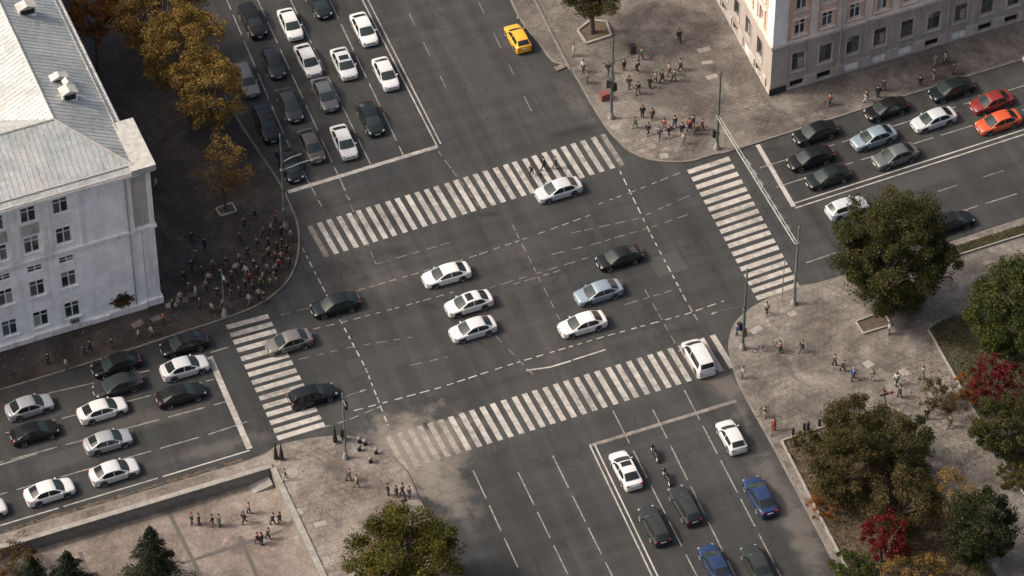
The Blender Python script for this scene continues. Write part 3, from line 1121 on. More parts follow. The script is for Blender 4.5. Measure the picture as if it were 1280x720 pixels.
for (x, y, w, d, h, dk) in ((-5.0, 10.4, 1.5, 1.1, .95, False), (-5.2, 13.2, 1.7, .7, .45, False), (-4.6, 12.0, .7, .7, .8, True), (-5.2, 24.5, 1.8, 1.0, .9, False), (-19.0, 2.3, 1.3, 1.0, .8, True), (-5.4, 38, 1.6, 1.0, .9, False)):
    roof_vent(x, y, w, d, h, dark=dk)
# dormer on the court slope
M = frame(Pr(-13.3, 15.6, Ez + 1.3), MS.to_3x3() @ Vector((-1, 0, 0)))
v = empty('roof_dormer')
v.parent = nw
MB().box(-.7, .9, -.55, .55, -.6, .8, M).build('dormer_box', MATS['stone_grey'], v)
t = MB().add([M @ Vector(p) for p in ((-.85, -.75, .78), (1.1, -.75, .78), (1.1, .75, .78), (-.85, .75, .78), (-.85, 0, 1.25), (1.1, 0, 1.25))], [(0, 1, 5, 4), (2, 3, 4, 5), (0, 4, 3), (1, 2, 5), (3, 2, 1, 0)])
t.build('dormer_roof', MATS['roof_trim'], v)
# rusty stain-like creeper on the blank wall, air conditioner
boxpart('air_conditioner', MS, (-9.9, -9.0, -.4, -.02, 1.15, 1.6), 'pole_grey', nw)
rr = random.Random(5)
cp = MB()
for i in range(260):
    x, z = rr.gauss(-4.2, .5), abs(rr.gauss(2.0, .42))
    s_ = rr.uniform(.08, .16)
    c_ = Vector((x, -.05 - rr.random() * .18, z))
    q = Matrix.Rotation(rr.uniform(0, 6.3), 3, 'Y') @ Matrix.Rotation(rr.uniform(-.7, .7), 3, 'X')
    cp.add([MS @ (c_ + q @ Vector((a * s_, 0, e * s_))) for a, e in ((-1, -.6), (1, -.6), (1, .6), (-1, .6))], [(0, 1, 2, 3)])
cp.build('creeper', MATS['leaf_brown'], nw)['kind'] = 'stuff'

# ---- pink building, north-east. Local frame: x along the south front to the east, y into the building
PB = G(962, 120)
d_p = udir((962, 120), (1280, 25))
d_pw = udir((962, 120), (898, 4))
pb = empty('pink_building', PB)
tag(pb, 'peach and white building with grey stone ground floor beside east street', 'building')
I4 = Matrix.Translation(-PB)
PS = I4 @ frame(PB, d_p)
PW = I4 @ frame(PB, -d_pw)                            # x negative going north, y to the east (inside)
LSp, LWp, GH, UH = 48.0, 34.0, 6.75, 14.9
pcols = [3.25 + 3.36 * k for k in range(13)]
wcols = [-3.6 - 3.6 * k for k in range(8)]
for M, cs, x0, x1 in ((PS, pcols, 0.0, LSp), (PW, wcols, -LWp, 0.0)):
    go, uo = [], []
    for xc in cs:
        go.append((xc - .78, xc + .78, 2.75, 5.2))
        go.append((xc - .85, xc + .85, .35, 1.25))
        for zc in (8.85, 12.4):
            uo.append((xc - .68, xc + .68, zc - 1.05, zc + 1.05))
    b = MB(); wall_open(b, M, x0, x1, 0, GH, go, .3); b.build('ground_floor_wall', MATS['stone_grey'], pb)
    b = MB(); wall_open(b, M, x0, x1, GH, UH, uo, .25, y=.08); b.build('upper_wall', MATS['pink_plaster'], pb)
    MB().box(x0 + .4, x1 - .4, .5, .56, .2, UH - .2, M).build('interior', MATS['dark_opening'], pb)  # dark sheet, unlit depth of the rooms put into its colour
    for k, xc in enumerate(cs):
        window(pb, M, xc, 3.975, 1.56, 2.45, 'window_frame_dark', .26, transom=.66)
        boxpart('window_surround', M, (xc - .95, xc - .783, -.06, .05, 2.6, 5.4), 'stone_light', pb)
        boxpart('window_surround', M, (xc + .783, xc + .95, -.06, .05, 2.6, 5.4), 'stone_light', pb)
        boxpart('sill', M, (xc - 1.0, xc + 1.0, -.14, .05, 2.52, 2.597), 'stone_light', pb)
        if random.random() < .55:
            boxpart('basement_panel', M, (xc - .84, xc + .84, .05, .12, .36, 1.24), 'white_trim', pb)
        boxpart('plinth_block', M, (xc + .9, xc + 2.4, -.12, .05, 0, 1.5 + random.uniform(-.1, .1)), 'stone_light', pb)
        for zc in (8.85, 12.4):
            window(pb, M, xc, zc, 1.36, 2.1, 'window_frame', .22, y=.08, transom=.68)
            boxpart('window_surround', M, (xc - .92, xc - .683, -.02, .12, zc - 1.05, zc + 1.2), 'pink_plaster', pb)
            boxpart('window_surround', M, (xc + .683, xc + .92, -.02, .12, zc - 1.05, zc + 1.2), 'pink_plaster', pb)
            boxpart('sill', M, (xc - 1.0, xc + 1.0, -.12, .1, zc - 1.22, zc - 1.053), 'cream_plaster', pb)
            boxpart('window_hood', M, (xc - 1.0, xc + 1.0, -.12, .1, zc + 1.203, zc + 1.34), 'cream_plaster', pb)
        if k < len(cs) - 1:
            xm = (xc + cs[k + 1]) / 2
            boxpart('pilaster', M, (xm - .42, xm + .42, -.04, .12, 7.25, UH - .6), 'cream_plaster', pb)
    q0, q1 = ((0.0, 1.65) if M is PS else (-1.65, 0.0))
    boxpart('corner_quoin', M, (q0 - (.03 if M is PS else 0), q1, -.06, .12, 7.25, UH - .6), 'white_trim', pb)
    boxpart('string_course', M, (x0 - .2, x1 + (.2 if M is PW else 0), -.24 - (.004 if M is PW else 0), .1, GH + .02, GH + .3), 'stone_light', pb)
    boxpart('string_course', M, (x0 - .1, x1 + (.1 if M is PW else 0), -.13 - (.004 if M is PW else 0), .1, GH + .3, GH + .5), 'cream_plaster', pb)
    boxpart('plinth', M, (x0 - .1, x1 + (.1 if M is PW else 0), -.09 - (.004 if M is PW else 0), -.0, 0.02, .34), 'stone_light', pb)
    boxpart('cornice', M, (x0 - .5, x1 + (.5 if M is PW else 0), -.55 - (.004 if M is PW else 0), .1, UH - .3, UH + .1), 'cream_plaster', pb)
# near-black slab on the corner base
boxpart('corner_plinth', PS, (-.16, 1.9, -.16, -.095, .0, 1.0), 'dark_opening', pb)
b = MB()
iv = PS.inverted()
cor = [Vector((0, 0, 0)), Vector((LSp, 0, 0)), None, None]
wv = iv.to_3x3() @ (I4.to_3x3() @ d_pw) * LWp
A0, A1, A2, A3 = Vector((-.5, -.5, UH + .1)), Vector((LSp, -.5, UH + .1)), Vector((LSp, 0, UH + .1)) + wv, Vector((-.5, 0, UH + .1)) + wv
r0, r1 = A0 + (A2 - A0) * .0 + Vector((9, 9, 3.6)), A1 + Vector((-9, 9, 3.6))
r2, r3 = A2 + Vector((-9, -9, 3.6)), A3 + Vector((9, -9, 3.6))
b.add([PS @ p for p in (A0, A1, A2, A3, r0, r1, r2, r3)], [(0, 1, 5, 4), (1, 2, 6, 5), (2, 3, 7, 6), (3, 0, 4, 7), (4, 5, 6, 7)])
b.build('roof', MATS['roof_metal'], pb)
b = MB()
b.add([PS @ p for p in (Vector((LSp, 0, 0)), Vector((LSp, 0, UH)), Vector((LSp, 0, 0)) + wv, Vector((LSp, 0, UH)) + wv, wv, wv + Vector((0, 0, UH)))], [(0, 2, 3, 1), (2, 4, 5, 3)])
b.build('rear_wall', MATS['pink_plaster'], pb)
# drain pipes and soot streak
for x in (8.25, 21.7):
    boxpart('drain_pipe', PS, (x - .07, x + .07, -.26, -.13, .4, UH - .4), 'stone_grey', pb)


# ------------------------------------------------------------------ cars
def interp(xs, keys, col):
    kx = np.array([k[0] for k in keys])
    ky = np.array([k[col] for k in keys])
    o = np.argsort(kx)
    return np.interp(xs, kx[o], ky[o])


# (x, top z, half width) from front to rear; greenhouse (x, z, half width) from windscreen foot over the roof to the rear foot
KINDS = {
    'sedan': dict(L=4.66, W=.92, r=.325, ax=(1.40, -1.33), belt=.90, wb=.868,
                  body=[(2.33, .52, .56), (2.30, .62, .70), (2.20, .70, .80), (2.0, .765, .87), (1.6, .835, .91), (1.05, .90, .92), (.5, .92, .92), (-.5, .925, .92), (-1.3, .955, .92), (-1.75, .985, .905), (-2.1, .965, .865), (-2.25, .90, .80), (-2.31, .78, .72), (-2.33, .62, .60)],
                  green=[(1.30, .865, .84), (.80, 1.14, .765), (.34, 1.375, .695), (.10, 1.43, .68), (-.35, 1.457, .68), (-.8, 1.435, .675), (-1.04, 1.39, .665), (-1.48, 1.17, .72), (-1.88, .985, .78)],
                  ws=(.035, .27), rw=(.745, .965), doors=(.92, -.26, -1.34), roofr=(.33, .66)),
    'hatch': dict(L=4.25, W=.89, r=.32, ax=(1.28, -1.27), belt=.95, wb=.81,
                  body=[(2.125, .52, .58), (2.09, .62, .70), (1.98, .70, .79), (1.8, .76, .84), (1.45, .83, .88), (.95, .92, .89), (.4, .95, .89), (-.6, .97, .89), (-1.5, .99, .885), (-1.9, .98, .86), (-2.06, .93, .80), (-2.11, .80, .73), (-2.125, .62, .62)],
                  green=[(1.05, .92, .75), (.58, 1.19, .67), (.2, 1.40, .61), (0, 1.455, .60), (-.5, 1.485, .605), (-1.1, 1.46, .60), (-1.45, 1.41, .59), (-1.75, 1.2, .63), (-2.02, .97, .68)],
                  ws=(.05, .225), rw=(.80, .955), doors=(.74, -.30, -1.50), roofr=(.34, .70)),
    'wagon': dict(L=4.66, W=.90, r=.325, ax=(1.40, -1.36), belt=.94, wb=.815,
                  body=[(2.33, .50, .58), (2.30, .60, .70), (2.20, .68, .79), (2.0, .745, .845), (1.6, .81, .885), (1.05, .90, .90), (.5, .935, .90), (-1.3, .965, .90), (-2.0, .98, .87), (-2.25, .94, .81), (-2.31, .80, .74), (-2.33, .62, .62)],
                  green=[(1.12, .90, .76), (.62, 1.18, .68), (.22, 1.40, .615), (0, 1.455, .605), (-.5, 1.49, .61), (-1.4, 1.47, .60), (-1.85, 1.42, .59), (-2.08, 1.2, .64), (-2.24, .97, .69)],
                  ws=(.05, .22), rw=(.84, .955), doors=(.78, -.30, -1.75), roofr=(.34, .74)),
    'suv': dict(L=4.72, W=.945, r=.37, ax=(1.42, -1.38), belt=1.08, wb=.86,
                body=[(2.36, .56, .66), (2.33, .72, .77), (2.24, .86, .85), (2.05, .94, .89), (1.6, 1.0, .93), (1.1, 1.06, .945), (.4, 1.09, .945), (-1.3, 1.11, .945), (-2.0, 1.12, .92), (-2.26, 1.08, .87), (-2.34, .92, .80), (-2.36, .68, .70)],
                green=[(1.15, 1.06, .80), (.75, 1.33, .73), (.38, 1.56, .67), (.15, 1.635, .66), (-.5, 1.68, .665), (-1.5, 1.655, .655), (-1.98, 1.60, .645), (-2.16, 1.36, .69), (-2.28, 1.11, .73)],
                ws=(.05, .215), rw=(.855, .955), doors=(.86, -.25, -1.80), roofr=(.33, .76)),
    'van': dict(L=4.75, W=.93, r=.34, ax=(1.50, -1.40), belt=1.05, wb=.86,
                body=[(2.375, .54, .62), (2.34, .68, .74), (2.24, .80, .83), (2.05, .89, .88), (1.75, .99, .915), (1.3, 1.06, .93), (.4, 1.07, .93), (-1.5, 1.09, .93), (-2.1, 1.09, .90), (-2.28, 1.05, .86), (-2.355, .9, .80), (-2.375, .62, .70)],
                green=[(1.72, 1.0, .80), (1.22, 1.38, .74), (.82, 1.66, .68), (.55, 1.76, .665), (-.2, 1.82, .67), (-1.5, 1.80, .66), (-2.0, 1.75, .65), (-2.18, 1.45, .70), (-2.30, 1.09, .75)],
                ws=(.05, .235), rw=(.855, .95), doors=(1.32, .05, -1.85), roofr=(.33, .78)),
}


def car_parts(kind):
    K = KINDS[kind]
    Lh, r = K['L'] / 2, K['r']
    ra = r + .055
    xs = set(np.linspace(-Lh, Lh, 40).tolist()) | {k[0] for k in K['body']}
    for a in K['ax']:
        for t in np.linspace(0, math.pi, 13): xs.add(a + ra * math.cos(t))
        xs |= {a + ra + .004, a - ra - .004}
    xs = np.array(sorted(xs))
    zt, w = interp(xs, K['body'], 1), interp(xs, K['body'], 2)
    # round off the interpolated corners a little
    zb = np.full_like(xs, .20)
    zb += np.clip((np.abs(xs) - (Lh - .25)) / .25, 0, 1) * .06
    for a in K['ax']:
        d = xs - a
        m = np.abs(d) < ra
        zb[m] = np.maximum(zb[m], r + np.sqrt(np.maximum(ra ** 2 - d[m] ** 2, 0)))
    B = MB()
    nst, prof = len(xs), []
    for x, t, ww, bb in zip(xs, zt, w, zb):
        sh = t - .11
        bb2 = min(bb, sh - .02)
        half = [(0, bb2), (max(ww - .22, .3), bb2), (ww * .965, bb2 + .001), (ww * .995, bb2 + (sh - bb2) * .45), (ww, bb2 + (sh - bb2) * .7), (ww * .985, sh), (ww * .95, t - .045), (ww * .86, t - .005), (ww * .5, t + .022), (0, t + .03)]
        prof.append([(x, y, z) for y, z in half] + [(x, -y, z) for y, z in reversed(half[1:-1])])
    n = len(prof[0])
    vs = [p for q in prof for p in q]
    fs = []
    for i in range(nst - 1):
        for k in range(n):
            k2 = (k + 1) % n
            fs.append((i * n + k, (i + 1) * n + k, (i + 1) * n + k2, i * n + k2))
    fs.append(tuple(range(n)))
    fs.append(tuple(reversed(range((nst - 1) * n, nst * n))))
    B.add(vs, fs)
    # greenhouse shell
    g = K['green']
    gx = np.array([p[0] for p in g])
    seg = np.r_[0, np.cumsum(np.hypot(np.diff(gx), np.diff([p[1] for p in g])))]
    seg /= seg[-1]
    NU = 41
    us = np.linspace(0, 1, NU)

    def gp(u, v):
        x, z, ww = (np.interp(u, seg, [p[i] for p in g]) for i in range(3))
        bow = .09 * (1 - v * v) * (1 - min(abs(u - .0) / .34, 1) if u < .34 else 0)
        rear = -.06 * (1 - v * v) * max(0, (u - .7) / .3)
        return Vector((x + bow + rear, v * ww, z - .045 * v * v + .012))
    vsam = [-1, -.93, -.75, -.5, -.25, 0, .25, .5, .75, .93, 1]
    vs = [gp(u, v) for u in us for v in vsam]
    m = len(vsam)
    fs = [(i * m + k, i * m + k + 1, (i + 1) * m + k + 1, (i + 1) * m + k) for i in range(NU - 1) for k in range(m - 1)]
    B.add(vs, [tuple(reversed(f)) for f in fs])
    belt, wbl = K['belt'], K['wb']
    for s in (1, -1):
        top = [gp(u, s) for u in us]
        bot = [Vector((p.x, s * wbl, min(belt - .03, p.z))) for p in top]
        f = [(i, i + 1, NU + i + 1, NU + i) for i in range(NU - 1)]
        B.add(top + bot, f if s > 0 else [tuple(reversed(q)) for q in f])
    parts = [('body', B.mesh(kind + '_body', PAINT['white'], 38), None)]

    def sheetpart(name, u0, u1, v0, v1, off=.012, nu=7, nv=9, mat='car_glass', taper=0.0):
        b = MB()
        uu, vv = np.linspace(u0, u1, nu), np.linspace(v0, v1, nv)
        pts = []
        for i, u in enumerate(uu):
            for v in vv:
                e = 1e-3
                nrm = (gp(u, v + e) - gp(u, v - e)).cross(gp(u + e, v) - gp(u - e, v)).normalized()
                if nrm.z < 0: nrm = -nrm
                pts.append(gp(u, v) + nrm * off)
        f = [(i * nv + k, i * nv + k + 1, (i + 1) * nv + k + 1, (i + 1) * nv + k) for i in range(nu - 1) for k in range(nv - 1)]
        b.add(pts, [tuple(reversed(q)) for q in f])
        return (name, b.mesh(kind + '_' + name, MATS[mat], 60), None)
    parts.append(sheetpart('windscreen', K['ws'][0], K['ws'][1], -.91, .91, mat='screen_glass'))
    parts.append(sheetpart('rear_window', K['rw'][0], K['rw'][1], -.90, .90, mat='car_glass'))
    parts.append(sheetpart('cowl', .004, K['ws'][0], -.9, .9, .008, 3, 9, 'car_trim'))
    SUNROOF[kind] = sheetpart('sunroof', K['roofr'][0] + .0, K['roofr'][0] + .19, -.72, .72, .016)[1]
    # side windows
    d0, d1, d2 = K['doors']
    for s in (1, -1):
        for xa, xb in ((d0, d1 + .045), (d1 - .045, d2)):
            b = MB()
            xx = np.linspace(xa, xb, 9)
            top, bot = [], []
            for x in xx:
                cand = [gp(u, s) for u in np.linspace(.02, .98, 120)]
                q = min(cand, key=lambda c: abs(c.x - x))
                ze, we = q.z, abs(q.y)
                z1 = max(ze - .05, belt + .035)
                z0 = belt + .03
                f = lambda z: wbl + (we - wbl) * (z - belt + .03) / max(ze - belt + .03, .05)
                top.append(Vector((x, s * (f(z1) + .012), z1)))
                bot.append(Vector((x, s * (f(z0) + .012), z0)))
            k = len(xx)
            f = [(i, i + 1, k + i + 1, k + i) for i in range(k - 1)]
            b.add(top + bot, [tuple(reversed(q)) for q in f] if s > 0 else f)
            parts.append(('side_window', b.mesh(kind + '_side_window', MATS['car_glass']), None))
    # wheels with rims
    tm = MB().lathe([(r * .62, -.10), (r * .93, -.105), (r, -.07), (r, .07), (r * .93, .105), (r * .62, .10)], n=18, axis='y').mesh('wheel', MATS['tyre'], 40)
    rm = MB()
    rm.lathe([(r * .56, -.07), (r * .70, -.112), (r * .70, .112), (r * .56, .07)], n=16, axis='y', mi=0)
    rm.lathe([(r * .6, -.05), (r * .6, .05)], n=12, axis='y', mi=1)
    for k in range(5):
        M = Matrix.Rotation(2 * math.pi * k / 5, 4, 'Y')
        rm.box(.0, r * .62, -.095, .095, -.05, .05, M, 0)
    rim = rm.mesh('rim', [MATS['rim_metal'], MATS['car_trim']])
    for a in K['ax']:
        for s in (1, -1):
            parts.append(('wheel', tm, (a, s * (K['W'] - .115), r), rim))
    zl = .66 if kind != 'suv' else .80
    zr = zl + .17
    hm = {s: MB().ell((0, 0, 0), (.19, .16, .075), 10, 6, Matrix.Rotation(-s * .5, 3, 'Z') @ Matrix.Rotation(.12, 3, 'Y')).mesh('headlight', MATS['headlight'], 60) for s in (1, -1)}
    rmn = MB().ell((0, 0, 0), (.09, .17, .10), 10, 6).mesh('taillight', MATS['taillight'], 60)
    mir = MB().ell((0, 0, 0), (.09, .11, .07), 8, 6).mesh('mirror', PAINT['white'], 60)
    for s in (1, -1):
        parts.append(('headlight', hm[s], (Lh - .20, s * (K['W'] - .255), zl)))
        parts.append(('taillight', rmn, (-Lh + .085, s * (K['W'] - .26), zr)))
        parts.append(('mirror', mir, (K['doors'][0] - .02, s * (K['W'] + .05), belt + .05)))
    gm = MB().box(-.03, .03, -.42, .42, -.07, .07).mesh('grille', MATS['car_trim'])
    parts.append(('grille', gm, (Lh - .012, 0, zl - .12)))
    lm = MB().box(-.04, .04, -.6, .6, -.06, .06).mesh('air_intake', MATS['car_trim'])
    parts.append(('air_intake', lm, (Lh - .05, 0, .33)))
    pm = MB().box(-.012, .012, -.26, .26, -.055, .055).mesh('number_plate', MATS['plate_white'])
    parts.append(('number_plate', pm, (Lh + .028, 0, .47)))
    parts.append(('number_plate', pm, (-Lh - .01, 0, zr - .10)))
    return parts


SUNROOF, CARP = {}, {}
for k_ in KINDS: CARP[k_] = car_parts(k_)


def override(o, mat):
    o.material_slots[0].link = 'OBJECT'
    o.material_slots[0].material = mat


def car(kind, u, v, hd, paint, label, group, sunroof=False, roof=None, hood=None, scale=1.085, name='car'):
    # (u, v) is the middle of the car as seen, about 0.55 m above the road
    p = G(u, v, .55)
    p.z = 0
    hd = hd + R(random.uniform(-1.2, 1.2))
    o = empty(name, p, hd)
    o.scale = (scale * random.uniform(.955, 1.03), scale * random.uniform(.98, 1.02), scale * random.uniform(.97, 1.05))
    tag(o, label, 'car', group)
    for part in CARP[kind]:
        c = link(part[0], part[1], o)
        if part[2]: c.location = part[2]
        if part[0] in ('body', 'mirror'): override(c, PAINT[roof if (roof and part[0] == 'mirror') else paint])
        if part[0] == 'wheel':
            c.rotation_euler = (0, random.uniform(0, 6), 0)
            link('rim', part[3], c)
    if sunroof: link('sunroof', SUNROOF[kind], o)
    return o


def ang(d):
    return math.atan2(d.y, d.x)


aE, aW, aC, aN, aS = ang(E_E), ang(E_W), ang(E_C), ang(N_N), ang(N_S)
PI = math.pi
g1, g2, g3, g4, g5 = 'cars queuing on the north arm', 'cars waiting on the east arm', 'cars waiting on the west arm', 'cars crossing the junction', 'cars on the south arm'
CARS = [
    # north arm, facing the junction
    ('suv', 316, 28, aN + PI, 'black', 'black off-road car farthest up the kerb lane under golden trees', g1, {}),
    ('sedan', 363, 31, aN + PI, 'white', 'white sedan beside the farthest black off-road car, north arm', g1, {}),
    ('sedan', 398, 4, aN + PI, 'blackgreen', 'black sedan cut by the upper picture edge, north arm', g1, {}),
    ('sedan', 455, 37, aN + PI, 'white', 'white sedan next to the double line, second from the stop line', g1, {}),
    ('sedan', 385, 76, aN + PI, 'white', 'white sedan directly behind the grey sedan in north arm queue', g1, {}),
    ('sedan', 406, 119, aN + PI, 'grey', 'mid grey sedan tight in front of a white sedan', g1, {}),
    ('sedan', 430, 80, aN + PI, 'white', 'white sedan with dark sunroof on the north arm', g1, dict(sunroof=True)),
    ('sedan', 482, 93, aN + PI, 'white', 'white sedan next to the double line, behind the black sedan', g1, {}),
    ('sedan', 463, 149, aN + PI, 'blackgreen', 'black sedan second from the double line near north stop line', g1, {}),
    ('sedan', 430, 178, aN + PI, 'white', 'white sedan at the head of the queue by north stop line', g1, {}),
    ('sedan', 389, 183, aN + PI, 'brown', 'brown sedan beside the head white sedan at north stop line', g1, {}),
    ('hatch', 341, 80, aN + PI, 'darkgrey', 'dark grey hatchback alone in the shaded second lane', g1, {}),
    ('sedan', 362, 132, aN + PI, 'darkgrey', 'dark grey sedan in the shaded second lane behind brown sedan', g1, {}),
    ('wagon', 308, 101, aN + PI, 'taupe', 'pale grey estate car half hidden by golden leaves', g1, {}),
    ('suv', 333, 157, aN + PI, 'black', 'black off-road car in kerb lane behind the front black sedan', g1, {}),
    ('sedan', 362, 207, aN + PI, 'black', 'black sedan first in the kerb lane beside green mast', g1, {}),
    ('hatch', 647, 48, aN, 'yellow', 'bright yellow hatchback driving away along the north arm', None, {}),
    # east arm, facing the junction
    ('sedan', 1019, 167, aE + PI, 'black', 'black sedan first in the kerb lane, east arm', g2, {}),
    ('sedan', 1108, 137, aE + PI, 'black', 'black sedan second in the kerb lane, east arm', g2, {}),
    ('sedan', 1189, 113, aE + PI, 'blackgreen', 'black sedan third in the kerb lane, east arm', g2, {}),
    ('sedan', 1092, 173, aE + PI, 'bluesilver', 'silver blue sedan in middle lane of the east arm', g2, {}),
    ('sedan', 1167, 150, aE + PI, 'softwhite', 'white sedan behind the silver blue sedan, east arm', g2, {}),
    ('sedan', 1239, 128, aE + PI, 'red', 'dark red sedan beside the orange sedan, east arm', g2, {}),
    ('sedan', 1248, 153, aE + PI, 'orange', 'bright orange sedan next to the double line, east arm', g2, {}),
    ('sedan', 1013, 199, aE + PI, 'black', 'black sedan first in the middle lane, east arm', g2, {}),
    ('sedan', 1119, 196, aE + PI, 'grey', 'slate grey sedan second beside the double line, east arm', g2, {}),
    ('sedan', 1035, 222, aE + PI, 'blackgreen', 'black sedan first beside the double line, east arm', g2, {}),
    ('hatch', 1059, 260, aE, 'softwhite', 'white hatchback partly hidden by the big round tree', None, {}),
    ('sedan', 1188, 279, aE, 'black', 'black sedan driving off behind the big round tree', None, {}),
    ('sedan', 1307, 70, aE + PI, 'white', 'white car cut by the picture edge beside pink building', None, {}),
    # west arm
    ('sedan', 230, 431, aW + PI, 'black', 'black sedan driving off in kerb lane near the west crosswalk', None, {}),
    ('sedan', 231, 460, aW, 'white', 'white sedan first at the west stop line', g3, {}),
    ('sedan', 226, 494, aW, 'black', 'black sedan at the west stop line beside first white sedan', g3, {}),
    ('sedan', 145, 456, aW + PI, 'black', 'black sedan in the shade by the kerb of white building', None, {}),
    ('sedan', 147, 483, aW + PI, 'darkgrey', 'dark grey sedan in the shade behind a white sedan', None, {}),
    ('sedan', 128, 513, aW, 'white', 'white sedan between dark grey sedan and silver sedan, west arm', g3, {}),
    ('sedan', 37, 509, aW, 'silver', 'silver sedan beside a black sedan, farthest back on west arm', g3, {}),
    ('sedan', 43, 541, aW, 'black', 'black sedan beside the rearmost silver sedan on west arm', g3, {}),
    ('sedan', 135, 552, aW, 'silver', 'silver sedan between two white sedans on the west arm', g3, {}),
    ('sedan', 143, 590, aW, 'white', 'white sedan in lane nearest the sunken plaza, ahead of another', g3, {}),
    ('sedan', 62, 615, aW, 'white', 'white sedan in lane nearest the sunken plaza, middle of three', g3, {}),
    ('sedan', -24, 641, aW, 'white', 'white sedan cut by the picture edge, nearest the sunken plaza', g3, {}),
    # crossing
    ('sedan', 558, 344, aC + PI, 'white', 'white sedan leading the three whites in the junction', g4, {}),
    ('sedan', 586, 380, aC + PI, 'white', 'white sedan with dark sunroof in the middle of junction', g4, dict(sunroof=True)),
    ('sedan', 591, 412, aC + PI, 'white', 'white sedan lowest of the three whites in the junction', g4, {}),
    ('sedan', 728, 406, aC + PI, 'white', 'white sedan below the silver blue sedan in the junction', g4, {}),
    ('sedan', 748, 366, aC + PI, 'bluesilver', 'silver blue sedan crossing between black and white sedans', g4, {}),
    ('sedan', 774, 323, aC + PI, 'black', 'black sedan crossing above the silver blue sedan', g4, {}),
    ('sedan', 698, 238, aC + PI, 'softwhite', 'pale silver sedan beside the north crosswalk', g4, {}),
    ('sedan', 419, 382, aC + PI, 'blackgreen', 'black sedan leaving the junction above the west crosswalk', g4, {}),
    ('sedan', 361, 428, aC + PI, 'taupe', 'taupe sedan driving over the west crosswalk', g4, {}),
    ('wagon', 391, 495, aC, 'black', 'black estate car entering across the west crosswalk', g4, {}),
    # south arm
    ('van', 873, 448, aS, 'white', 'tall white people carrier on the south crosswalk', g5, {}),
    ('hatch', 914, 546, aS, 'white', 'white hatchback in kerb lane behind south stop line', g5, {}),
    ('sedan', 782, 588, aS, 'white', 'white sedan with dark sunroof beside south double line', g5, dict(sunroof=True)),
    ('wagon', 818, 657, aS, 'darkgrey', 'dark grey estate car beside south double line', g5, {}),
    ('wagon', 856, 632, aS, 'darkgrey', 'dark grey estate car behind the two black motorcycles', g5, {}),
    ('sedan', 950, 621, aS, 'blue', 'deep blue sedan alone in the kerb lane, south arm', g5, {}),
    ('sedan', 894, 706, aS, 'blue', 'deep blue sedan cut by the lower picture edge', g5, {}),
    ('sedan', 946, 706, aS, 'darkgrey', 'dark grey sedan cut by the lower picture edge', g5, {}),
]
for kind, u, v, hd, paint, label, grp, kw in CARS:
    if paint == 'white': paint = random.choice(('white', 'white2', 'white3'))
    car(kind, u, v, hd, paint, label, grp, **kw)


# ------------------------------------------------------------------ two-wheelers
def ring(b, c, r, t, n=14, axis='y', mi=0):
    c = Vector(c)
    b.tube([c + Vector((r * math.cos(a), 0, r * math.sin(a))) for a in np.linspace(0, 2 * math.pi, n + 1)], t, 5, False, mi)


def car_ghost(u, v, hd, label):  # two-wheeler form put in place of a black car's ghost
    o = empty('motorcycle', G(u, v), hd)
    tag(o, label, 'motorcycle')
    for x in (.78, -.72):
        b = MB(); ring(b, (x, 0, .32), .27, .07, 16); w = b.build('wheel', MATS['tyre'], o, 60)
        MB().lathe([(.2, -.03), (.2, .03)], (x, 0, .32), 12, 'y').build('rim', MATS['rim_metal'], w)
    b = MB()
    b.ell((.1, 0, .55), (.42, .2, .24)).ell((-.35, 0, .6), (.35, .16, .16))
    b.build('engine_block', PAINT['black'], o, 60)
    MB().ell((.22, 0, .86), (.34, .2, .17)).build('fuel_tank', PAINT['black'], o, 60)
    MB().ell((-.42, 0, .82), (.48, .17, .1)).build('saddle', MATS['car_trim'], o, 60)
    MB().ell((.66, 0, .92), (.18, .2, .22)).build('fairing', PAINT['black'], o, 60)
    b = MB(); b.tube([(.74, .0, .32), (.6, .0, .95)], .05); b.tube([(.5, -.36, 1.02), (.6, 0, 1.0), (.5, .36, 1.02)], .022)
    b.build('handlebar', MATS['black_metal'], o)
    MB().ell((.84, 0, .9), (.05, .1, .09)).build('headlight', MATS['headlight'], o, 60)
    return o


car_ghost(818, 571, aS, 'black motorcycle in front of another, beside the white sunroof sedan')
car_ghost(833, 601, aS, 'black motorcycle just ahead of a dark grey estate car')


def bicycle(u, v, hd, label, mat='black_metal'):
    o = empty('bicycle', G(u, v, KH), hd)
    tag(o, label, 'bicycle', 'bicycles on the pavements')
    for x in (.52, -.52):
        b = MB(); ring(b, (x, 0, .34), .32, .022, 16); b.build('wheel', MATS['tyre'], o)
    b = MB()
    A, B_, C_, D = (-.52, 0, .34), (-.05, 0, .3), (-.2, 0, .82), (.36, 0, .85)
    for p, q in ((A, B_), (B_, C_), (C_, A), (C_, D), (B_, D), (D, (.52, 0, .34)), (D, (.33, 0, 1.0))): b.tube([p, q], .022, 6)
    b.build('frame', MATS[mat], o)
    MB().ell((-.22, 0, .92), (.13, .07, .04)).build('saddle', MATS['car_trim'], o, 60)
    b = MB(); b.tube([(.25, -.27, 1.02), (.33, 0, 1.0), (.25, .27, 1.02)], .018, 6); b.build('handlebar', MATS['black_metal'], o)
    return o


plain('bike_red', (.35, .05, .03), .4)
plain('bike_green', (.12, .2, .05), .4)
bicycle(967, 541, 1.2, 'red bicycle beside an orange jacket at the garden corner', 'bike_red')
bicycle(953, 518, .6, 'green bicycle near the kerb above the garden corner', 'bike_green')
bicycle(973, 437, 2.2, 'dark bicycle between lamp mast and pedestrian, southeast pavement')
bicycle(950, 440, .2, 'dark bicycle leaning close to the southeast lamp mast')
bicycle(1033, 134, .3, 'dark bicycle standing at the foot of the pink building')
bicycle(27, 672, .5, 'dark bicycle on pavement strip above the sunken plaza')


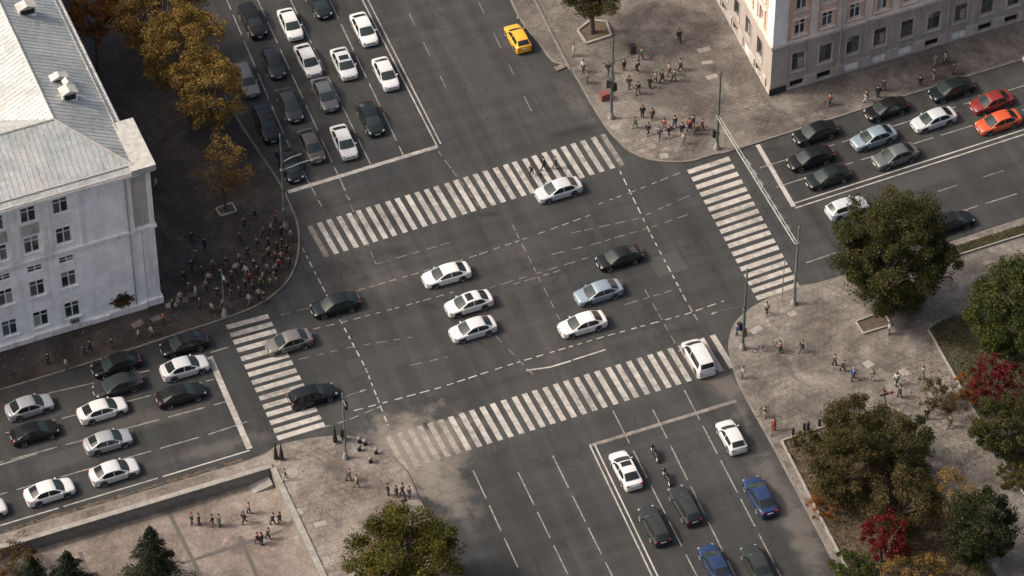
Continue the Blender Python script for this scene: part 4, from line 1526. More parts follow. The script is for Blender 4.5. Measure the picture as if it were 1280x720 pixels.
# ------------------------------------------------------------------ masts, gantry, lamps
def fixed(u, v, z=KH):
    return G(u, v, z)


def head_z(u, v_base, v_top):
    """height above the pavement of a point seen straight above a foot point"""
    b0 = G(u, v_base, KH)
    lo, hi = 0.0, 40.0
    for _ in range(40):
        m_ = (lo + hi) / 2
        q = Vector((b0.x, b0.y, KH + m_)) - CAM
        vv = CV - FPX * (q.y * SP + q.z * CP) / (q.y * CP - q.z * SP)
        if vv > v_top: lo = m_
        else: hi = m_
    return lo


def signal(parent, p, hd):
    M = Matrix.Translation(p) @ Matrix.Rotation(hd, 4, 'Z')
    s = MB().box(-.15, .15, -.18, .18, -.5, .5, M).build('signal_head', MATS['black_metal'], parent)
    for k, c in enumerate(('signal_red', 'signal_amber', 'signal_green')):
        q = M @ Vector((.16, 0, .32 - .32 * k))
        MB().ell(q, (.06, .11, .11), 8, 5).build('lens', MATS[c], s, 60)
    return s


def mast(u, vb, vt, label, mat='pole_green', r0=.17, r1=.09, lean=None, name='lamp_mast'):
    h = head_z(u, vb, vt)
    o = empty(name, G(u, vb, KH))
    tag(o, label, 'lamp mast', 'masts around the junction')
    MB().tube([(0, 0, 0), (0, 0, h * .5), (0, 0, h)], [r0, (r0 + r1) / 2, r1], 10).build('pole', MATS[mat], o, 60)
    MB().lathe([(.34, -.02), (.34, .25), (.24, .5), (.2, .9)], n=12).build('base', MATS['concrete'], o, 60)
    MB().lathe([(r1 * 1.4, h - .25), (r1 * 1.4, h + .02), (.02, h + .2)], n=10).build('cap', MATS[mat], o, 60)
    return o, h


def clamp(o, z, mat='pole_green', r=.26):
    MB().lathe([(r, z - .1), (r, z + .1)], n=10).build('clamp', MATS[mat], o)


def arm(o, z, d, l, rise=.3, lamp=True, mat='pole_green'):
    d = Vector((d.x, d.y, 0)).normalized()
    p = [Vector((0, 0, z)), d * l * .5 + Vector((0, 0, z + rise * .8)), d * l + Vector((0, 0, z + rise))]
    MB().tube(p, .05, 6).build('arm', MATS[mat], o)
    if lamp:
        M = Matrix.Translation(p[2]) @ d.to_track_quat('X', 'Z').to_matrix().to_4x4()
        h_ = MB().ell((.3, 0, 0), (.42, .17, .1), 10, 6, None)
        hb = MB().add([M @ Vector(q) for q in h_.v], h_.f).build('lamp_head', MATS['pole_grey'], o, 60)
        h2 = MB().ell((.32, 0, -.05), (.3, .13, .08), 8, 5)
        MB().add([M @ Vector(q) for q in h2.v], h2.f).build('lamp_glass', MATS['lamp_glass'], hb, 60)


mA, hA = mast(764, 148, 50, 'green-grey mast at northeast corner facing the north crosswalk')
for z in (hA * .35, hA * .45, hA * .5, hA * .72): clamp(mA, z)
arm(mA, hA * .73, -E_C, 1.3, .15, False); arm(mA, hA * .72, E_C, 1.2, .1, False)
signal(mA, Vector((-.4, -.1, hA * .45)), aS + PI); signal(mA, Vector((.35, .1, hA * .40)), aE + PI)
MB().box(-.3, .3, -.15, .15, hA * .5, hA * .5 + .5).build('switch_box', MATS['pole_grey'], mA)
mB, hB = mast(896, 186, 90, 'green-grey mast at northeast corner carrying the pale overhead truss')
for z in (hB * .2, hB * .42): clamp(mB, z)
signal(mB, Vector((-.4, 0, hB * .2)), aC + PI)
mC, hC = mast(992, 380, 284, 'dark mast by the southeast kerb carrying the pale overhead truss', 'pole_grey')
for z in (hC * .1, hC * .8): clamp(mC, z, 'pole_grey')
MB().tube([(-1.2, .4, 0), (-1.2, .4, hC * .55)], .04, 6).build('guy_post', MATS['pole_grey'], mC)
mD, hD = mast(928, 436, 337, 'green-grey mast by the southeast curve with a thin side arm')
clamp(mD, hD * .5); arm(mD, hD * .55, G(895, 445) - G(928, 436), 3.0, .1, True); signal(mD, Vector((-.35, .1, hD * .28)), aC)
signal(mD, Vector((.1, -.35, hD * .24)), aS + PI)
mE_, hE = mast(432, 573, 492, 'slim dark mast on the southwest corner with lamp at top', 'pole_grey', .13, .07)
arm(mE_, hE * .93, E_C, 1.9, .2, True, 'pole_grey'); arm(mE_, hE * .9, -N_S, 1.0, .1, False, 'pole_grey')
signal(mE_, Vector((.25, 0, hE * .82)), aC + PI); signal(mE_, Vector((-.25, 0, hE * .4)), aS)
mF, hF = mast(357, 284, 168, 'pale green mast at northwest corner beside black sedan')
for z in (hF * .2, hF * .62): clamp(mF, z)
arm(mF, hF * .62, E_C, 4.2, .4, False, 'truss_pale'); arm(mF, hF * .7, E_C, 2.2, .5, False, 'truss_pale')
signal(mF, Vector((.3, -.2, hF * .60)), aN); signal(mF, E_C * 2.4 + Vector((0, 0, hF * .60)), aN)
mG, hG = mast(281, 394, 340, 'thin lamp mast in the shaded northwest crowd', 'pole_grey', .09, .05)
arm(mG, hG * .97, -N_S, .5, .1, True, 'pole_grey')

# overhead truss between two masts
tr = empty('overhead_truss', mB.location)
tag(tr, 'pale steel truss spanning the east crosswalk between two masts', 'truss')
A0 = Vector((0, 0, head_z(896, 186, 144)))
A1 = mC.location - mB.location + Vector((0, 0, head_z(992, 380, 305)))
dA = (A1 - A0)
sdv = Vector((dA.y, -dA.x, 0)).normalized()
for k in (0, 1):
    MB().tube([A0 + sdv * .28 * k, A1 + sdv * .28 * k], .05, 6).build('chord', MATS['truss_pale'], tr)
MB().tube([A0 + Vector((0, 0, -.45)) + sdv * .14 + dA * .08, A1 + sdv * .14 + Vector((0, 0, -.45)) - dA * .04], .04, 6).build('chord', MATS['truss_pale'], tr)
nn = 26
for i in range(nn):
    f0, f1 = (i + .5) / nn, (i + 1.5) / nn
    if f1 > 1: break
    a = A0 + dA * f0 + sdv * .28 * (i % 2)
    c = A0 + dA * f1 + sdv * .28 * ((i + 1) % 2)
    m_ = A0 + dA * (f0 + f1) / 2 + sdv * .14 + Vector((0, 0, -.45))
    MB().tube([a, m_, c], .03, 5).build('brace', MATS['truss_pale'], tr)
for f in (.36, .44, .52, .62, .70, .78, .86):
    p = A0 + dA * f + Vector((0, 0, -.55)) - sdv * .25
    M = Matrix.Translation(p) @ Matrix.Rotation(aE, 4, 'Z')
    MB().box(-.16, .16, -.45, .45, -.2, .2, M).build('lane_sign', MATS['pole_grey' if f > .55 else 'truss_pale'], tr)

# slim dark obelisk posts and low stone bollards on the southwest corner
for u, v, l in ((345, 574, 'tall slim dark cone post, the one of the pair nearer the west street'), (352, 575, 'tall slim dark cone post, the one of the pair nearer the mast'),
                (419, 553, 'single tall slim dark cone post left of the southwest lamp mast'), (430, 550, 'tall slim dark cone post just behind the southwest lamp mast')):
    o = empty('cone_post', G(u, v, KH))
    tag(o, l, 'post', 'cone posts on the southwest corner')
    MB().lathe([(.26, 0), (.24, .5), (.12, 1.6), (.03, 2.5)], n=10).build('shaft', MATS['black_metal'], o, 40)
    MB().lathe([(.34, -.01), (.34, .12)], n=10).build('foot', MATS['concrete'], o)
for u, v, l in ((449, 553, 'dark round bollard nearest the southwest mast'), (456, 556, 'small dark round bollard beside another by the kerb'),
                (470, 567, 'dark round bollard at the bend of southwest kerb'), (463, 578, 'small dark round bollard below the kerb bend'), (449, 563, 'small dark round bollard inside the bollard group')):
    o = empty('bollard', G(u, v, KH))
    tag(o, l, 'bollard', 'round bollards on the southwest corner')
    MB().lathe([(.2, 0), (.18, .45), (.22, .5)], n=10).build('stem', MATS['black_metal'], o, 40)
    MB().ell((0, 0, .62), (.24, .24, .2)).build('ball', MATS['wall_concrete'], o, 60)
for u, v, l in ((991, 544, 'short dark bollard closest to garden corner'), (1005, 538, 'short dark bollard, left one of close pair by hedge'), (1010, 537, 'short dark bollard, right one of close pair by hedge'), (1024, 533, 'short dark bollard farthest along the garden edge')):
    o = empty('bollard', G(u, v, KH))
    tag(o, l, 'bollard', 'short bollards along the garden')
    MB().lathe([(.16, 0), (.15, .9), (.1, 1.05)], n=10).build('stem', MATS['black_metal'], o, 40)
    MB().lathe([(.22, 0), (.22, .08)], n=10).build('foot', MATS['concrete'], o)
plain('bin_red', (.17, .055, .045), .6)
plain('bin_dark', (.04, .04, .042), .6)
for u, v, s, m_, l in ((756, 124, (.5, .32, .85), 'bin_red', 'reddish box bin behind the northeast mast'), (790, 66, (.33, .3, 1.0), 'bin_dark', 'dark upright bin on the northeast pavement near the planter')):
    o = empty('litter_bin', G(u, v, KH), aE)
    tag(o, l, 'bin')
    MB().box(-s[0], s[0], -s[1], s[1], 0.06, s[2]).build('bin_body', MATS[m_], o)
    MB().box(-s[0] - .06, s[0] + .06, -s[1] - .06, s[1] + .06, s[2] + .002, s[2] + .1).build('lid', MATS['bin_red' if m_ == 'bin_red' else 'black_metal'], o)
# sign post where the garden paths meet
o = empty('sign_post', G(1107, 506, KH))
tag(o, 'short sign post with crossed arms at the garden path corner', 'sign')
MB().tube([(0, 0, 0), (-.35, .1, 2.6)], .06, 6).build('post', MATS['black_metal'], o)
MB().box(-.75, .75, -.04, .04, 1.5, 1.75, Matrix.Rotation(.35, 4, 'Z')).build('arm_board', MATS['bin_dark'], o)
MB().box(-.6, .6, -.04, .04, 1.8, 2.0, Matrix.Rotation(-.6, 4, 'Z')).build('arm_board', MATS['bin_red'], o)


# ------------------------------------------------------------------ garden beds
def bed(label, px, mat, name='garden_bed', z=KH + .05, edge='concrete', ew=.18, cat='garden bed', edges=None):
    pts = [flat(G(*p, KH)) for p in px]
    c = sum(pts, Vector((0, 0))) / len(pts)
    o = empty(name, (c.x, c.y, KH))
    tag(o, label, cat)
    MB().prism([p - c for p in pts], -.12, z - KH).build('soil', MATS[mat], o)
    k = len(pts)
    for i in (range(k) if edges is None else edges):
        a, e = pts[i] - c, pts[(i + 1) % k] - c
        M = frame(Vector((a.x, a.y, 0)), Vector((e.x - a.x, e.y - a.y, 0)))
        l = (e - a).length
        n = max(1, round(l / 2.0))
        for j in range(n):
            MB().box(l * j / n + .01, l * (j + 1) / n - .01, -ew / 2, ew / 2, -.1, .22 + random.uniform(-.02, .02), M).build('edge_stone', MATS[edge], o)
    return o


BED1 = [(977, 552), (1110, 508), (1137, 520), (1165, 600), (1262, 745), (1300, 930), (1175, 930), (1062, 718)]
BED2 = [(1160, 412), (1176, 401), (1400, 333), (1640, 600), (1430, 880), (1280, 620), (1215, 510)]
VERGE = [(1128, 331), (1197, 307), (1280, 281), (1640, 168), (1640, 182), (1280, 294), (1140, 338)]
bed('planted garden bed with pale edging beside the south street kerb', BED1, 'soil', edges=(0, 1, 7))
bed('planted garden bed with pale edging behind the red maple', BED2, 'grass_soil', edges=(0, 5, 6))
bed('narrow grass verge along the east street kerb', VERGE, 'grass_soil', 'grass_verge', cat='verge', ew=.15, edges=(4, 5))
bed('tree pit with pale kerb under the big round tree', [(1070, 403), (1079, 418), (1114, 407), (1104, 390)], 'soil', 'tree_pit', cat='tree pit')
bed('square tree planter with pale rim on the northeast pavement', [(722, 39), (733, 55), (764, 45), (758, 28), (738, 26)], 'soil', 'tree_pit', cat='tree pit', ew=.25)
bed('square tree pit in the shaded northwest pavement', [(270, 262), (276, 271), (296, 265), (290, 255)], 'soil', 'tree_pit', cat='tree pit')

# ------------------------------------------------------------------ trees
def leaves(b_pts, size, rr_, asp=.6, up=.3):
    n = len(b_pts)
    d = rr_.normal(size=(n, 3))
    d[:, 2] += up
    d /= np.linalg.norm(d, axis=1)[:, None]
    t = rr_.normal(size=(n, 3))
    a = np.cross(d, t)
    a /= np.linalg.norm(a, axis=1)[:, None]
    c = np.cross(d, a)
    s = size * rr_.uniform(.6, 1.3, size=(n, 1))
    v = np.empty((n, 4, 3))
    v[:, 0] = b_pts - a * s * .5
    v[:, 1] = b_pts - c * s * asp * .5 + d * s * .08
    v[:, 2] = b_pts + a * s * .5
    v[:, 3] = b_pts + c * s * asp * .5 + d * s * .08
    return v.reshape(-1, 3)


def leaf_mesh(name, v, mat):
    me = bpy.data.meshes.new(name)
    n = len(v) // 4
    me.vertices.add(n * 4)
    me.vertices.foreach_set('co', v.astype(np.float32).ravel())
    me.loops.add(n * 4)
    me.loops.foreach_set('vertex_index', np.arange(n * 4, dtype=np.int32))
    me.polygons.add(n)
    me.polygons.foreach_set('loop_start', np.arange(0, n * 4, 4, dtype=np.int32))
    me.materials.append(mat)
    me.update(calc_edges=True)
    me.validate()
    return me


def limb(b, p, q, r0, r1, rr_, bend=.25, n=5):
    p, q = Vector(p), Vector(q)
    l = (q - p).length
    off = Vector(rr_.normal(size=3).tolist()) * l * bend * .3
    pts = [p.lerp(q, t) + off * math.sin(math.pi * t) for t in np.linspace(0, 1, n)]
    b.tube(pts, [r0 + (r1 - r0) * t for t in np.linspace(0, 1, n)], 7)


def tree(name, label, u, v, crown, radii, leaf, nleaf, size=.3, clumps=60, seed=1, trunk_r=.25, shell=.55, cr=.22, group=None, cat='tree', taper=0.0, z0=KH, off=(0, 0), stems=1):
    """crown: height of the crown's middle; radii of its outline; taper narrows it towards the bottom"""
    size, nleaf, clumps, cr = size * .74, int(nleaf * 1.6), int(clumps * 1.5), cr * .88
    rr_ = np.random.default_rng(seed)
    base = G(u, v, z0)
    o = empty(name, base)
    tag(o, label, cat, group)
    a, b_, c_ = radii
    d = rr_.normal(size=(clumps, 3))
    d /= np.linalg.norm(d, axis=1)[:, None]
    rad = shell + (1 - shell) * rr_.random(clumps) ** .5
    rad *= rr_.uniform(.82, 1.06, clumps)
    P = d * rad[:, None]
    if taper:
        f = 1 - taper * np.clip(-P[:, 2], 0, 1)
        P[:, 0] *= f
        P[:, 1] *= f
    P = P * np.array([a, b_, c_]) + np.array([off[0], off[1], crown])
    P[:, 2] = np.maximum(P[:, 2], .25)
    w = rr_.uniform(.4, 1.6, clumps)
    idx = rr_.choice(clumps, nleaf, p=w / w.sum())
    rc_ = cr * (a + c_) / 2 * rr_.uniform(.6, 1.25, clumps)
    g = rr_.normal(size=(nleaf, 3))
    g /= np.maximum(np.linalg.norm(g, axis=1)[:, None], 1e-3)
    g *= (rr_.random(nleaf) ** .45)[:, None]
    pts = P[idx] + g * rc_[idx][:, None] * np.array([1.1, 1.1, .8])
    pts[:, 2] = np.maximum(pts[:, 2], .08)
    link('crown', leaf_mesh('crown', leaves(pts, size, rr_), MATS[leaf]), o)
    t = MB()
    h1 = max(crown - c_ * .35, .3)
    for s_ in range(stems):
        ox = Vector((rr_.normal() * .25, rr_.normal() * .25, 0)) if stems > 1 else Vector((0, 0, 0))
        top = Vector((off[0] * .6, off[1] * .6, h1)) + ox * 2
        t.tube([ox + Vector((0, 0, -.1)), ox + Vector((0, 0, .4)), (ox + top) * .5 + Vector((rr_.normal() * .1, rr_.normal() * .1, 0)), top], [trunk_r * 1.5, trunk_r * 1.1, trunk_r * .85, trunk_r * .6], 9)
        sel = rr_.choice(clumps, min(clumps, 16 if stems == 1 else 6), replace=False)
        for i in sel:
            st = ox.lerp(top, rr_.uniform(.55, 1.0))
            limb(t, st, P[i], trunk_r * .42, .03, rr_)
    t.build('trunk', MATS['bark'], o, 60)
    return o


gN, gG = 'golden trees along the northwest pavement', 'shrubs and trees of the southeast garden'
tree('round_tree', 'big dark green round tree in pit beside the east street', 1094, 394, 8.3, (6.7, 6.3, 7.1), 'leaf_dark_green', 80000, .28, 210, 3, .33, .45, .16, taper=.34, off=(1.45, .6))
tree('leafy_tree', 'bright green leafy tree at the picture edge beyond the path', 1260, 452, 7.6, (5.4, 5.2, 4.9), 'leaf_green', 30000, .32, 90, 4, .26, group=gG)
tree('dark_shrub', 'dark green rounded shrub below the red maple', 1254, 558, 3.3, (3.9, 3.6, 3.2), 'leaf_dark_green', 14000, .28, 50, 5, .12, group=gG, cat='shrub', stems=3)
tree('red_maple', 'scarlet maple between bright green tree and dark shrub', 1238, 512, 4.0, (3.0, 2.7, 3.0), 'leaf_red', 3000, .30, 46, 6, .1, .35, .17, group=gG, stems=3)
tree('dry_bush', 'thin brown bush by path edging left of the scarlet maple', 1180, 512, 2.0, (2.6, 2.4, 2.0), 'leaf_brown', 2200, .22, 30, 7, .06, .3, .2, group=gG, cat='shrub', stems=4)
tree('dry_bush', 'sparse orange bush in front of the scarlet maple', 1205, 498, 1.6, (1.8, 1.8, 1.6), 'leaf_orange', 1300, .22, 20, 17, .05, .3, .2, group=gG, cat='shrub', stems=3)
tree('brown_tree', 'large brown and olive tree in the near garden bed', 1054, 622, 4.5, (3.7, 3.6, 4.0), 'leaf_olive', 21000, .27, 80, 8, .16, group=gG)
tree('brown_tree', 'olive brown tree at the upper edge of near garden bed', 1068, 562, 3.6, (3.7, 3.2, 3.2), 'leaf_olive', 9000, .26, 60, 9, .13, group=gG)
tree('leafy_tree', 'dark green tree at the path corner of near garden bed', 1122, 590, 4.0, (3.5, 3.3, 3.7), 'leaf_dark_green', 13000, .27, 55, 10, .14, group=gG)
tree('leafy_tree', 'olive green tree behind the crimson maple', 1124, 662, 4.0, (3.8, 3.4, 3.8), 'leaf_olive', 13000, .27, 55, 12, .14, group=gG)
tree('red_maple', 'crimson maple at the bottom of near garden bed', 1104, 702, 3.7, (2.8, 2.6, 2.8), 'leaf_red', 4200, .29, 50, 11, .1, .4, .18, group=gG, stems=2)
tree('yellow_tree', 'thin yellowish tree behind the dark bushy evergreen', 1184, 655, 4.0, (3.0, 2.6, 3.2), 'leaf_gold', 2600, .24, 40, 13, .09, .35, .2, group=gG, stems=2)
tree('dark_shrub', 'bushy green shrub by the edging at lower picture edge', 1066, 722, 1.4, (2.4, 2.2, 1.6), 'leaf_green', 6000, .22, 36, 14, .06, group=gG, cat='shrub', stems=4)
tree('dry_bush', 'yellow brown bush at the lower picture edge under crimson maple', 1140, 738, 2.2, (3.6, 3.0, 2.3), 'leaf_gold', 4600, .24, 40, 15, .06, .4, .2, group=gG, cat='shrub', stems=4)
tree('dark_shrub', 'low green shrub inside the corner of near garden bed', 1008, 560, .9, (1.7, 1.4, 1.0), 'leaf_yellow_green', 2600, .2, 24, 16, .05, group=gG, cat='shrub', stems=3)
tree('dry_bush', 'low rusty bush along the near garden edging', 1030, 640, 1.2, (1.9, 2.6, 1.3), 'leaf_orange', 2200, .2, 26, 18, .05, .4, group=gG, cat='shrub', stems=3)
tree('leafy_tree', 'thin green sapling on the upper edge of near garden bed', 1050, 534, 2.0, (1.2, 1.0, 1.8), 'leaf_green', 1500, .2, 18, 19, .05, .3, group=gG, cat='sapling', stems=2)
tree('dark_shrub', 'green bush by path edging at the right below dark shrub', 1262, 600, .9, (1.5, 2.0, 1.0), 'leaf_yellow_green', 2600, .2, 24, 20, .05, group=gG, cat='shrub', stems=3)
tree('leafy_tree', 'yellow green tree on the southwest corner at lower picture edge', 507, 752, 6.4, (5.9, 5.4, 5.0), 'leaf_yellow_green', 34000, .29, 130, 21, .24, .25, .2)
tree('street_tree', 'tree in the square planter on the northeast pavement', 740, 41, 8.3, (4.9, 4.6, 4.5), 'leaf_olive', 15000, .3, 60, 22, .3)
tree('golden_tree', 'golden tree standing farthest north on the shaded pavement', 208, 92, 9.6, (5.6, 5.4, 5.4), 'leaf_gold', 21000, .3, 80, 23, .24, group=gN)
tree('golden_tree', 'golden tree in the middle of the northwest row', 238, 150, 9.8, (4.7, 5.0, 5.2), 'leaf_gold', 18000, .3, 75, 24, .22, group=gN)
tree('golden_tree', 'golden tree reaching over the pale grey estate car', 272, 195, 9.4, (3.6, 3.9, 4.4), 'leaf_gold', 12000, .29, 60, 25, .2, group=gN)
tree('golden_tree', 'thinning golden tree in the pit at the row end', 282, 263, 6.6, (3.0, 3.0, 4.4), 'leaf_gold', 2600, .24, 40, 26, .15, .3, .2, group=gN)
tree('orange_tree', 'small orange tree peeping over the white building eaves', 122, 92, 8.6, (2.6, 2.6, 3.4), 'leaf_orange', 5500, .28, 40, 27, .16)
tree('orange_tree', 'brown-orange tree in the gap behind golden row', 172, 60, 7.0, (3.4, 3.4, 4.0), 'leaf_brown', 5000, .27, 40, 28, .16)
tree('dry_bush', 'rusty brown bush on the pavement edge left of the conifers', 22, 716, 1.6, (3.0, 2.4, 1.7), 'leaf_brown', 3200, .22, 34, 29, .05, .35, cat='shrub', stems=4, z0=SUNK)


def conifer(label, u, v, h, r, nleaf, mat, seed, group, name='conifer', z0=KH, bottom=.06, size=.24):
    rr_ = np.random.default_rng(seed)
    o = empty(name, G(u, v, z0))
    tag(o, label, 'tree', group)
    t = MB()
    t.tube([(0, 0, -.1), (0, 0, h * .5), (0, 0, h * .97)], [.2, .12, .02], 8)
    pts = []
    nb = int(h * 13)
    w = rr_.uniform(.5, 1.5, nb)
    for i in range(nb):
        f = bottom + (1 - bottom) * (i + rr_.random()) / nb
        z = h * f
        l = r * (1 - f) ** .85 * rr_.uniform(.6, 1.2) + .12
        a = i * 2.4 + rr_.normal() * .3
        tip = Vector((math.cos(a) * l, math.sin(a) * l, z - l * .22))
        st = Vector((0, 0, z + l * .12))
        t.tube([st, tip], [.035, .01], 4)
        k = int(nleaf / nb * (l / r) * 2.2) + 12
        s = rr_.random(k) ** .7
        base = np.array(st)[None] + (np.array(tip) - np.array(st))[None] * s[:, None]
        side = np.array((-math.sin(a), math.cos(a), 0))
        base += side[None] * (rr_.normal(size=k) * (.12 + .22 * l * s * (1.15 - s)))[:, None]
        base[:, 2] += rr_.normal(size=k) * .07 - .12 * s
        pts.append(base)
    pts = np.concatenate(pts)
    pts[:, 2] = np.maximum(pts[:, 2], .05)
    link('crown', leaf_mesh('crown', leaves(pts, size, rr_, .3, .1), MATS[mat]), o)
    t.build('trunk', MATS['bark'], o)


gC = 'conifers in the sunken plaza'
conifer('tall dark spruce at the lower picture edge in the sunken plaza', 197, 757, 11.5, 5.3, 26000, 'needle_green', 31, gC, z0=SUNK)
conifer('middle spruce of three in the sunken plaza', 90, 752, 7.4, 3.9, 14000, 'needle_green', 32, gC, z0=SUNK)
conifer('smallest spruce, nearest the rusty bush', 45, 748, 6.2, 3.0, 9000, 'needle_green', 33, gC, z0=SUNK)
tree('evergreen_tree', 'dark bushy evergreen at lower picture edge on the garden path', 1221, 702, 5.0, (3.5, 3.3, 4.6), 'needle_dark', 20000, .3, 90, 34, .16, .4, .2, group=gG)


# ground cover and fallen leaves
def ground_cover(name, label, px, n, size, mat, h, seed, z=KH + .05, cat='ground cover'):
    rr_ = np.random.default_rng(seed)
    poly = [flat(G(*p, KH)) for p in px]
    lo = np.array([[min(p.x for p in poly), min(p.y for p in poly)]])
    hi = np.array([[max(p.x for p in poly), max(p.y for p in poly)]])
    pts = lo + rr_.random((n * 4, 2)) * (hi - lo)
    ins = np.zeros(len(pts), bool)
    k = len(poly)
    for i in range(k):
        a, c = poly[i], poly[(i + 1) % k]
        cond = ((a.y > pts[:, 1]) != (c.y > pts[:, 1])) & (pts[:, 0] < (c.x - a.x) * (pts[:, 1] - a.y) / (c.y - a.y + 1e-9) + a.x)
        ins ^= cond
    pts = pts[ins][:n]
    p3 = np.c_[pts, z + h * rr_.random(len(pts)) ** 2]
    o = link(name, leaf_mesh(name, leaves(p3, size, rr_, .5, .6), MATS[mat]))
    tag(o, label, cat, kind='stuff')


ground_cover('ground_cover', 'low mixed plants covering the near garden bed', BED1, 16000, .22, 'leaf_olive', .5, 41)
ground_cover('fallen_leaves', 'brown fallen leaves lying in the near garden bed', BED1, 9000, .2, 'leaf_brown', .12, 42, cat='leaves')
ground_cover('ground_cover', 'grass and low plants covering the garden bed behind maple', [(1160, 412), (1176, 401), (1330, 355), (1330, 705), (1280, 620), (1215, 510)], 14000, .22, 'grass_blade', .45, 43)
ground_cover('grass', 'short grass of the east street verge', [(1128, 331), (1197, 307), (1280, 281), (1330, 265), (1330, 279), (1280, 294), (1140, 338)], 7000, .16, 'grass_blade', .14, 44, cat='grass')
ground_cover('fallen_leaves', 'brown fallen leaves scattered under the northwest trees', [(140, 60), (225, 10), (330, 215), (300, 290), (240, 280)], 2600, .2, 'leaf_brown', .03, 45, z=KH + .01, cat='leaves')
ground_cover('fallen_leaves', 'fallen leaves scattered on the path by the scarlet maple', [(1120, 470), (1165, 425), (1240, 560), (1200, 600)], 1500, .17, 'leaf_brown', .02, 46, z=KH + .01, cat='leaves')

# ------------------------------------------------------------------ people
DG = bpy.context.evaluated_depsgraph_get


def skin_mesh(name, verts, edges, rads, root, mat, sub=1):
    me = bpy.data.meshes.new(name + '_cage')
    me.from_pydata(verts, edges, [])
    o = bpy.data.objects.new(name + '_cage', me)
    COL.objects.link(o)
    o.modifiers.new('skin', 'SKIN')
    for i, r_ in enumerate(rads):
        rx, ry = r_ if isinstance(r_, tuple) else (r_, r_)
        me.skin_vertices[0].data[i].radius = (rx, ry)
        me.skin_vertices[0].data[i].use_root = (i == root)
    s = o.modifiers.new('sub', 'SUBSURF')
    s.levels = s.render_levels = sub
    dg = DG()
    dg.update()
    out = bpy.data.meshes.new_from_object(o.evaluated_get(dg))
    out.name = name
    bpy.data.objects.remove(o)
    out.materials.clear()
    out.materials.append(mat)
    out.polygons.foreach_set('use_smooth', [True] * len(out.polygons))
    return out


plain('cloth', (.1, .1, .1), .9, var=0)
plain('shoe_leather', (.02, .018, .016), .6, var=0)


def person_meshes(tag_, step, swing, bend=0.0, arms='swing'):
    hip = .93
    Vt, Ed, Rd = [], [], []

    def add(p, r_, j=None):
        Vt.append(Vector(p)); Rd.append(r_)
        if j is not None: Ed.append((j, len(Vt) - 1))
        return len(Vt) - 1
    lean = Vector((bend, 0, 0))
    pel = add((0, 0, hip), .13)
    wst = add(Vector((0, 0, 1.10)) + lean * .3, .12, pel)
    chs = add(Vector((.01, 0, 1.32)) + lean * .7, (.155, .12), wst)
    nck = add(Vector((.0, 0, 1.47)) + lean, .06, chs)
    hd0 = add(Vector((.02, 0, 1.56)) + lean, .085, nck)
    hd1 = add(Vector((.025, 0, 1.66)) + lean, .092, hd0)
    add(Vector((.02, 0, 1.73)) + lean, .05, hd1)
    add(Vector((.125, 0, 1.60)) + lean, .015, hd0)
    legs, armsj = {}, {}
    for s, k in ((1, 1), (-1, -1)):
        st = step * k
        h_ = add((0, .1 * s, hip - .06), .10, pel)
        kn = add((st * .45 + .03, .1 * s, .50), .068, h_)
        an = add((st * .85 - (.05 if st < 0 else 0), .1 * s, .10 + (.05 if st < -.1 else 0)), .045, kn)
        tp = add((st * .85 + .15, .11 * s, .045), .04, an)
        legs[s] = (h_, kn, an, tp)
        sw = -swing * k
        sh = add(Vector((0, .19 * s, 1.40)) + lean * .85, .06, chs)
        if arms == 'hold':
            el = add(Vector((.05, .24 * s, 1.13)) + lean * .6, .045, sh)
            wr = add(Vector((.28, .15 * s, 1.08)) + lean * .5, .032, el)
        else:
            el = add(Vector((sw * .3, .25 * s, 1.12)) + lean * .6, .045, sh)
            wr = add(Vector((sw * .75 + .05, .26 * s, .88)) + lean * .4, .032, el)
        d = (Vt[wr] - Vt[el]).normalized()
        pm = add(Vt[wr] + d * .07, (.04, .022), wr)
        side = d.cross(Vector((0, 1, 0))).normalized()
        for j in range(4):
            k1 = add(Vt[pm] + d * .04 + side * (.03 - .02 * j), .009, pm)
            add(Vt[k1] + d * (.045 - .006 * abs(j - 1)) + Vector((0, -.015 * s, 0)), .008, k1)
        th = add(Vt[wr] + d * .05 + side * .045, .011, wr)
        add(Vt[th] + d * .04 + side * .012, .009, th)
        armsj[s] = (sh, el, wr)
    body = skin_mesh('person', Vt, Ed, Rd, pel, MATS['skin'])
    # jacket shell
    jv, je, jr = [Vt[pel] + Vector((0, 0, -.08)), Vt[wst], Vt[chs], Vt[nck] - Vector((0, 0, .05))], [(0, 1), (1, 2), (2, 3)], [(.17, .19), (.15, .17), (.17, .19), .085]
    for s in (1, -1):
        sh, el, wr = armsj[s]
        k = len(jv)
        jv += [Vt[sh], Vt[el], Vt[wr]]
        je += [(2, k), (k, k + 1), (k + 1, k + 2)]
        jr += [.085, .068, .05]
    jacket = skin_mesh('jacket', jv, je, jr, 0, MATS['cloth'])
    tv, te, tr_ = [Vt[pel]], [], [.15]
    for s in (1, -1):
        h_, kn, an, tp = legs[s]
        k = len(tv)
        tv += [Vt[h_], Vt[kn], Vt[an]]
        te += [(0, k), (k, k + 1), (k + 1, k + 2)]
        tr_ += [.12, .085, .062]
    trousers = skin_mesh('trousers', tv, te, tr_, 0, MATS['cloth'])
    shoes = []
    for s in (1, -1):
        an, tp = legs[s][2], legs[s][3]
        c = (Vt[an] + Vt[tp]) / 2
        shoes.append(MB().ell((c.x + .01, c.y, max(c.z - .03, .05)), (.145, .055, .055), 8, 5).mesh('shoe', MATS['shoe_leather'], 60))
    hp = Vt[hd1]
    hair = MB().ell((hp.x - .025, 0, hp.z + .02), (.115, .105, .11), 10, 6).mesh('hair', MATS['cloth'], 60)
    return body, jacket, trousers, shoes, hair


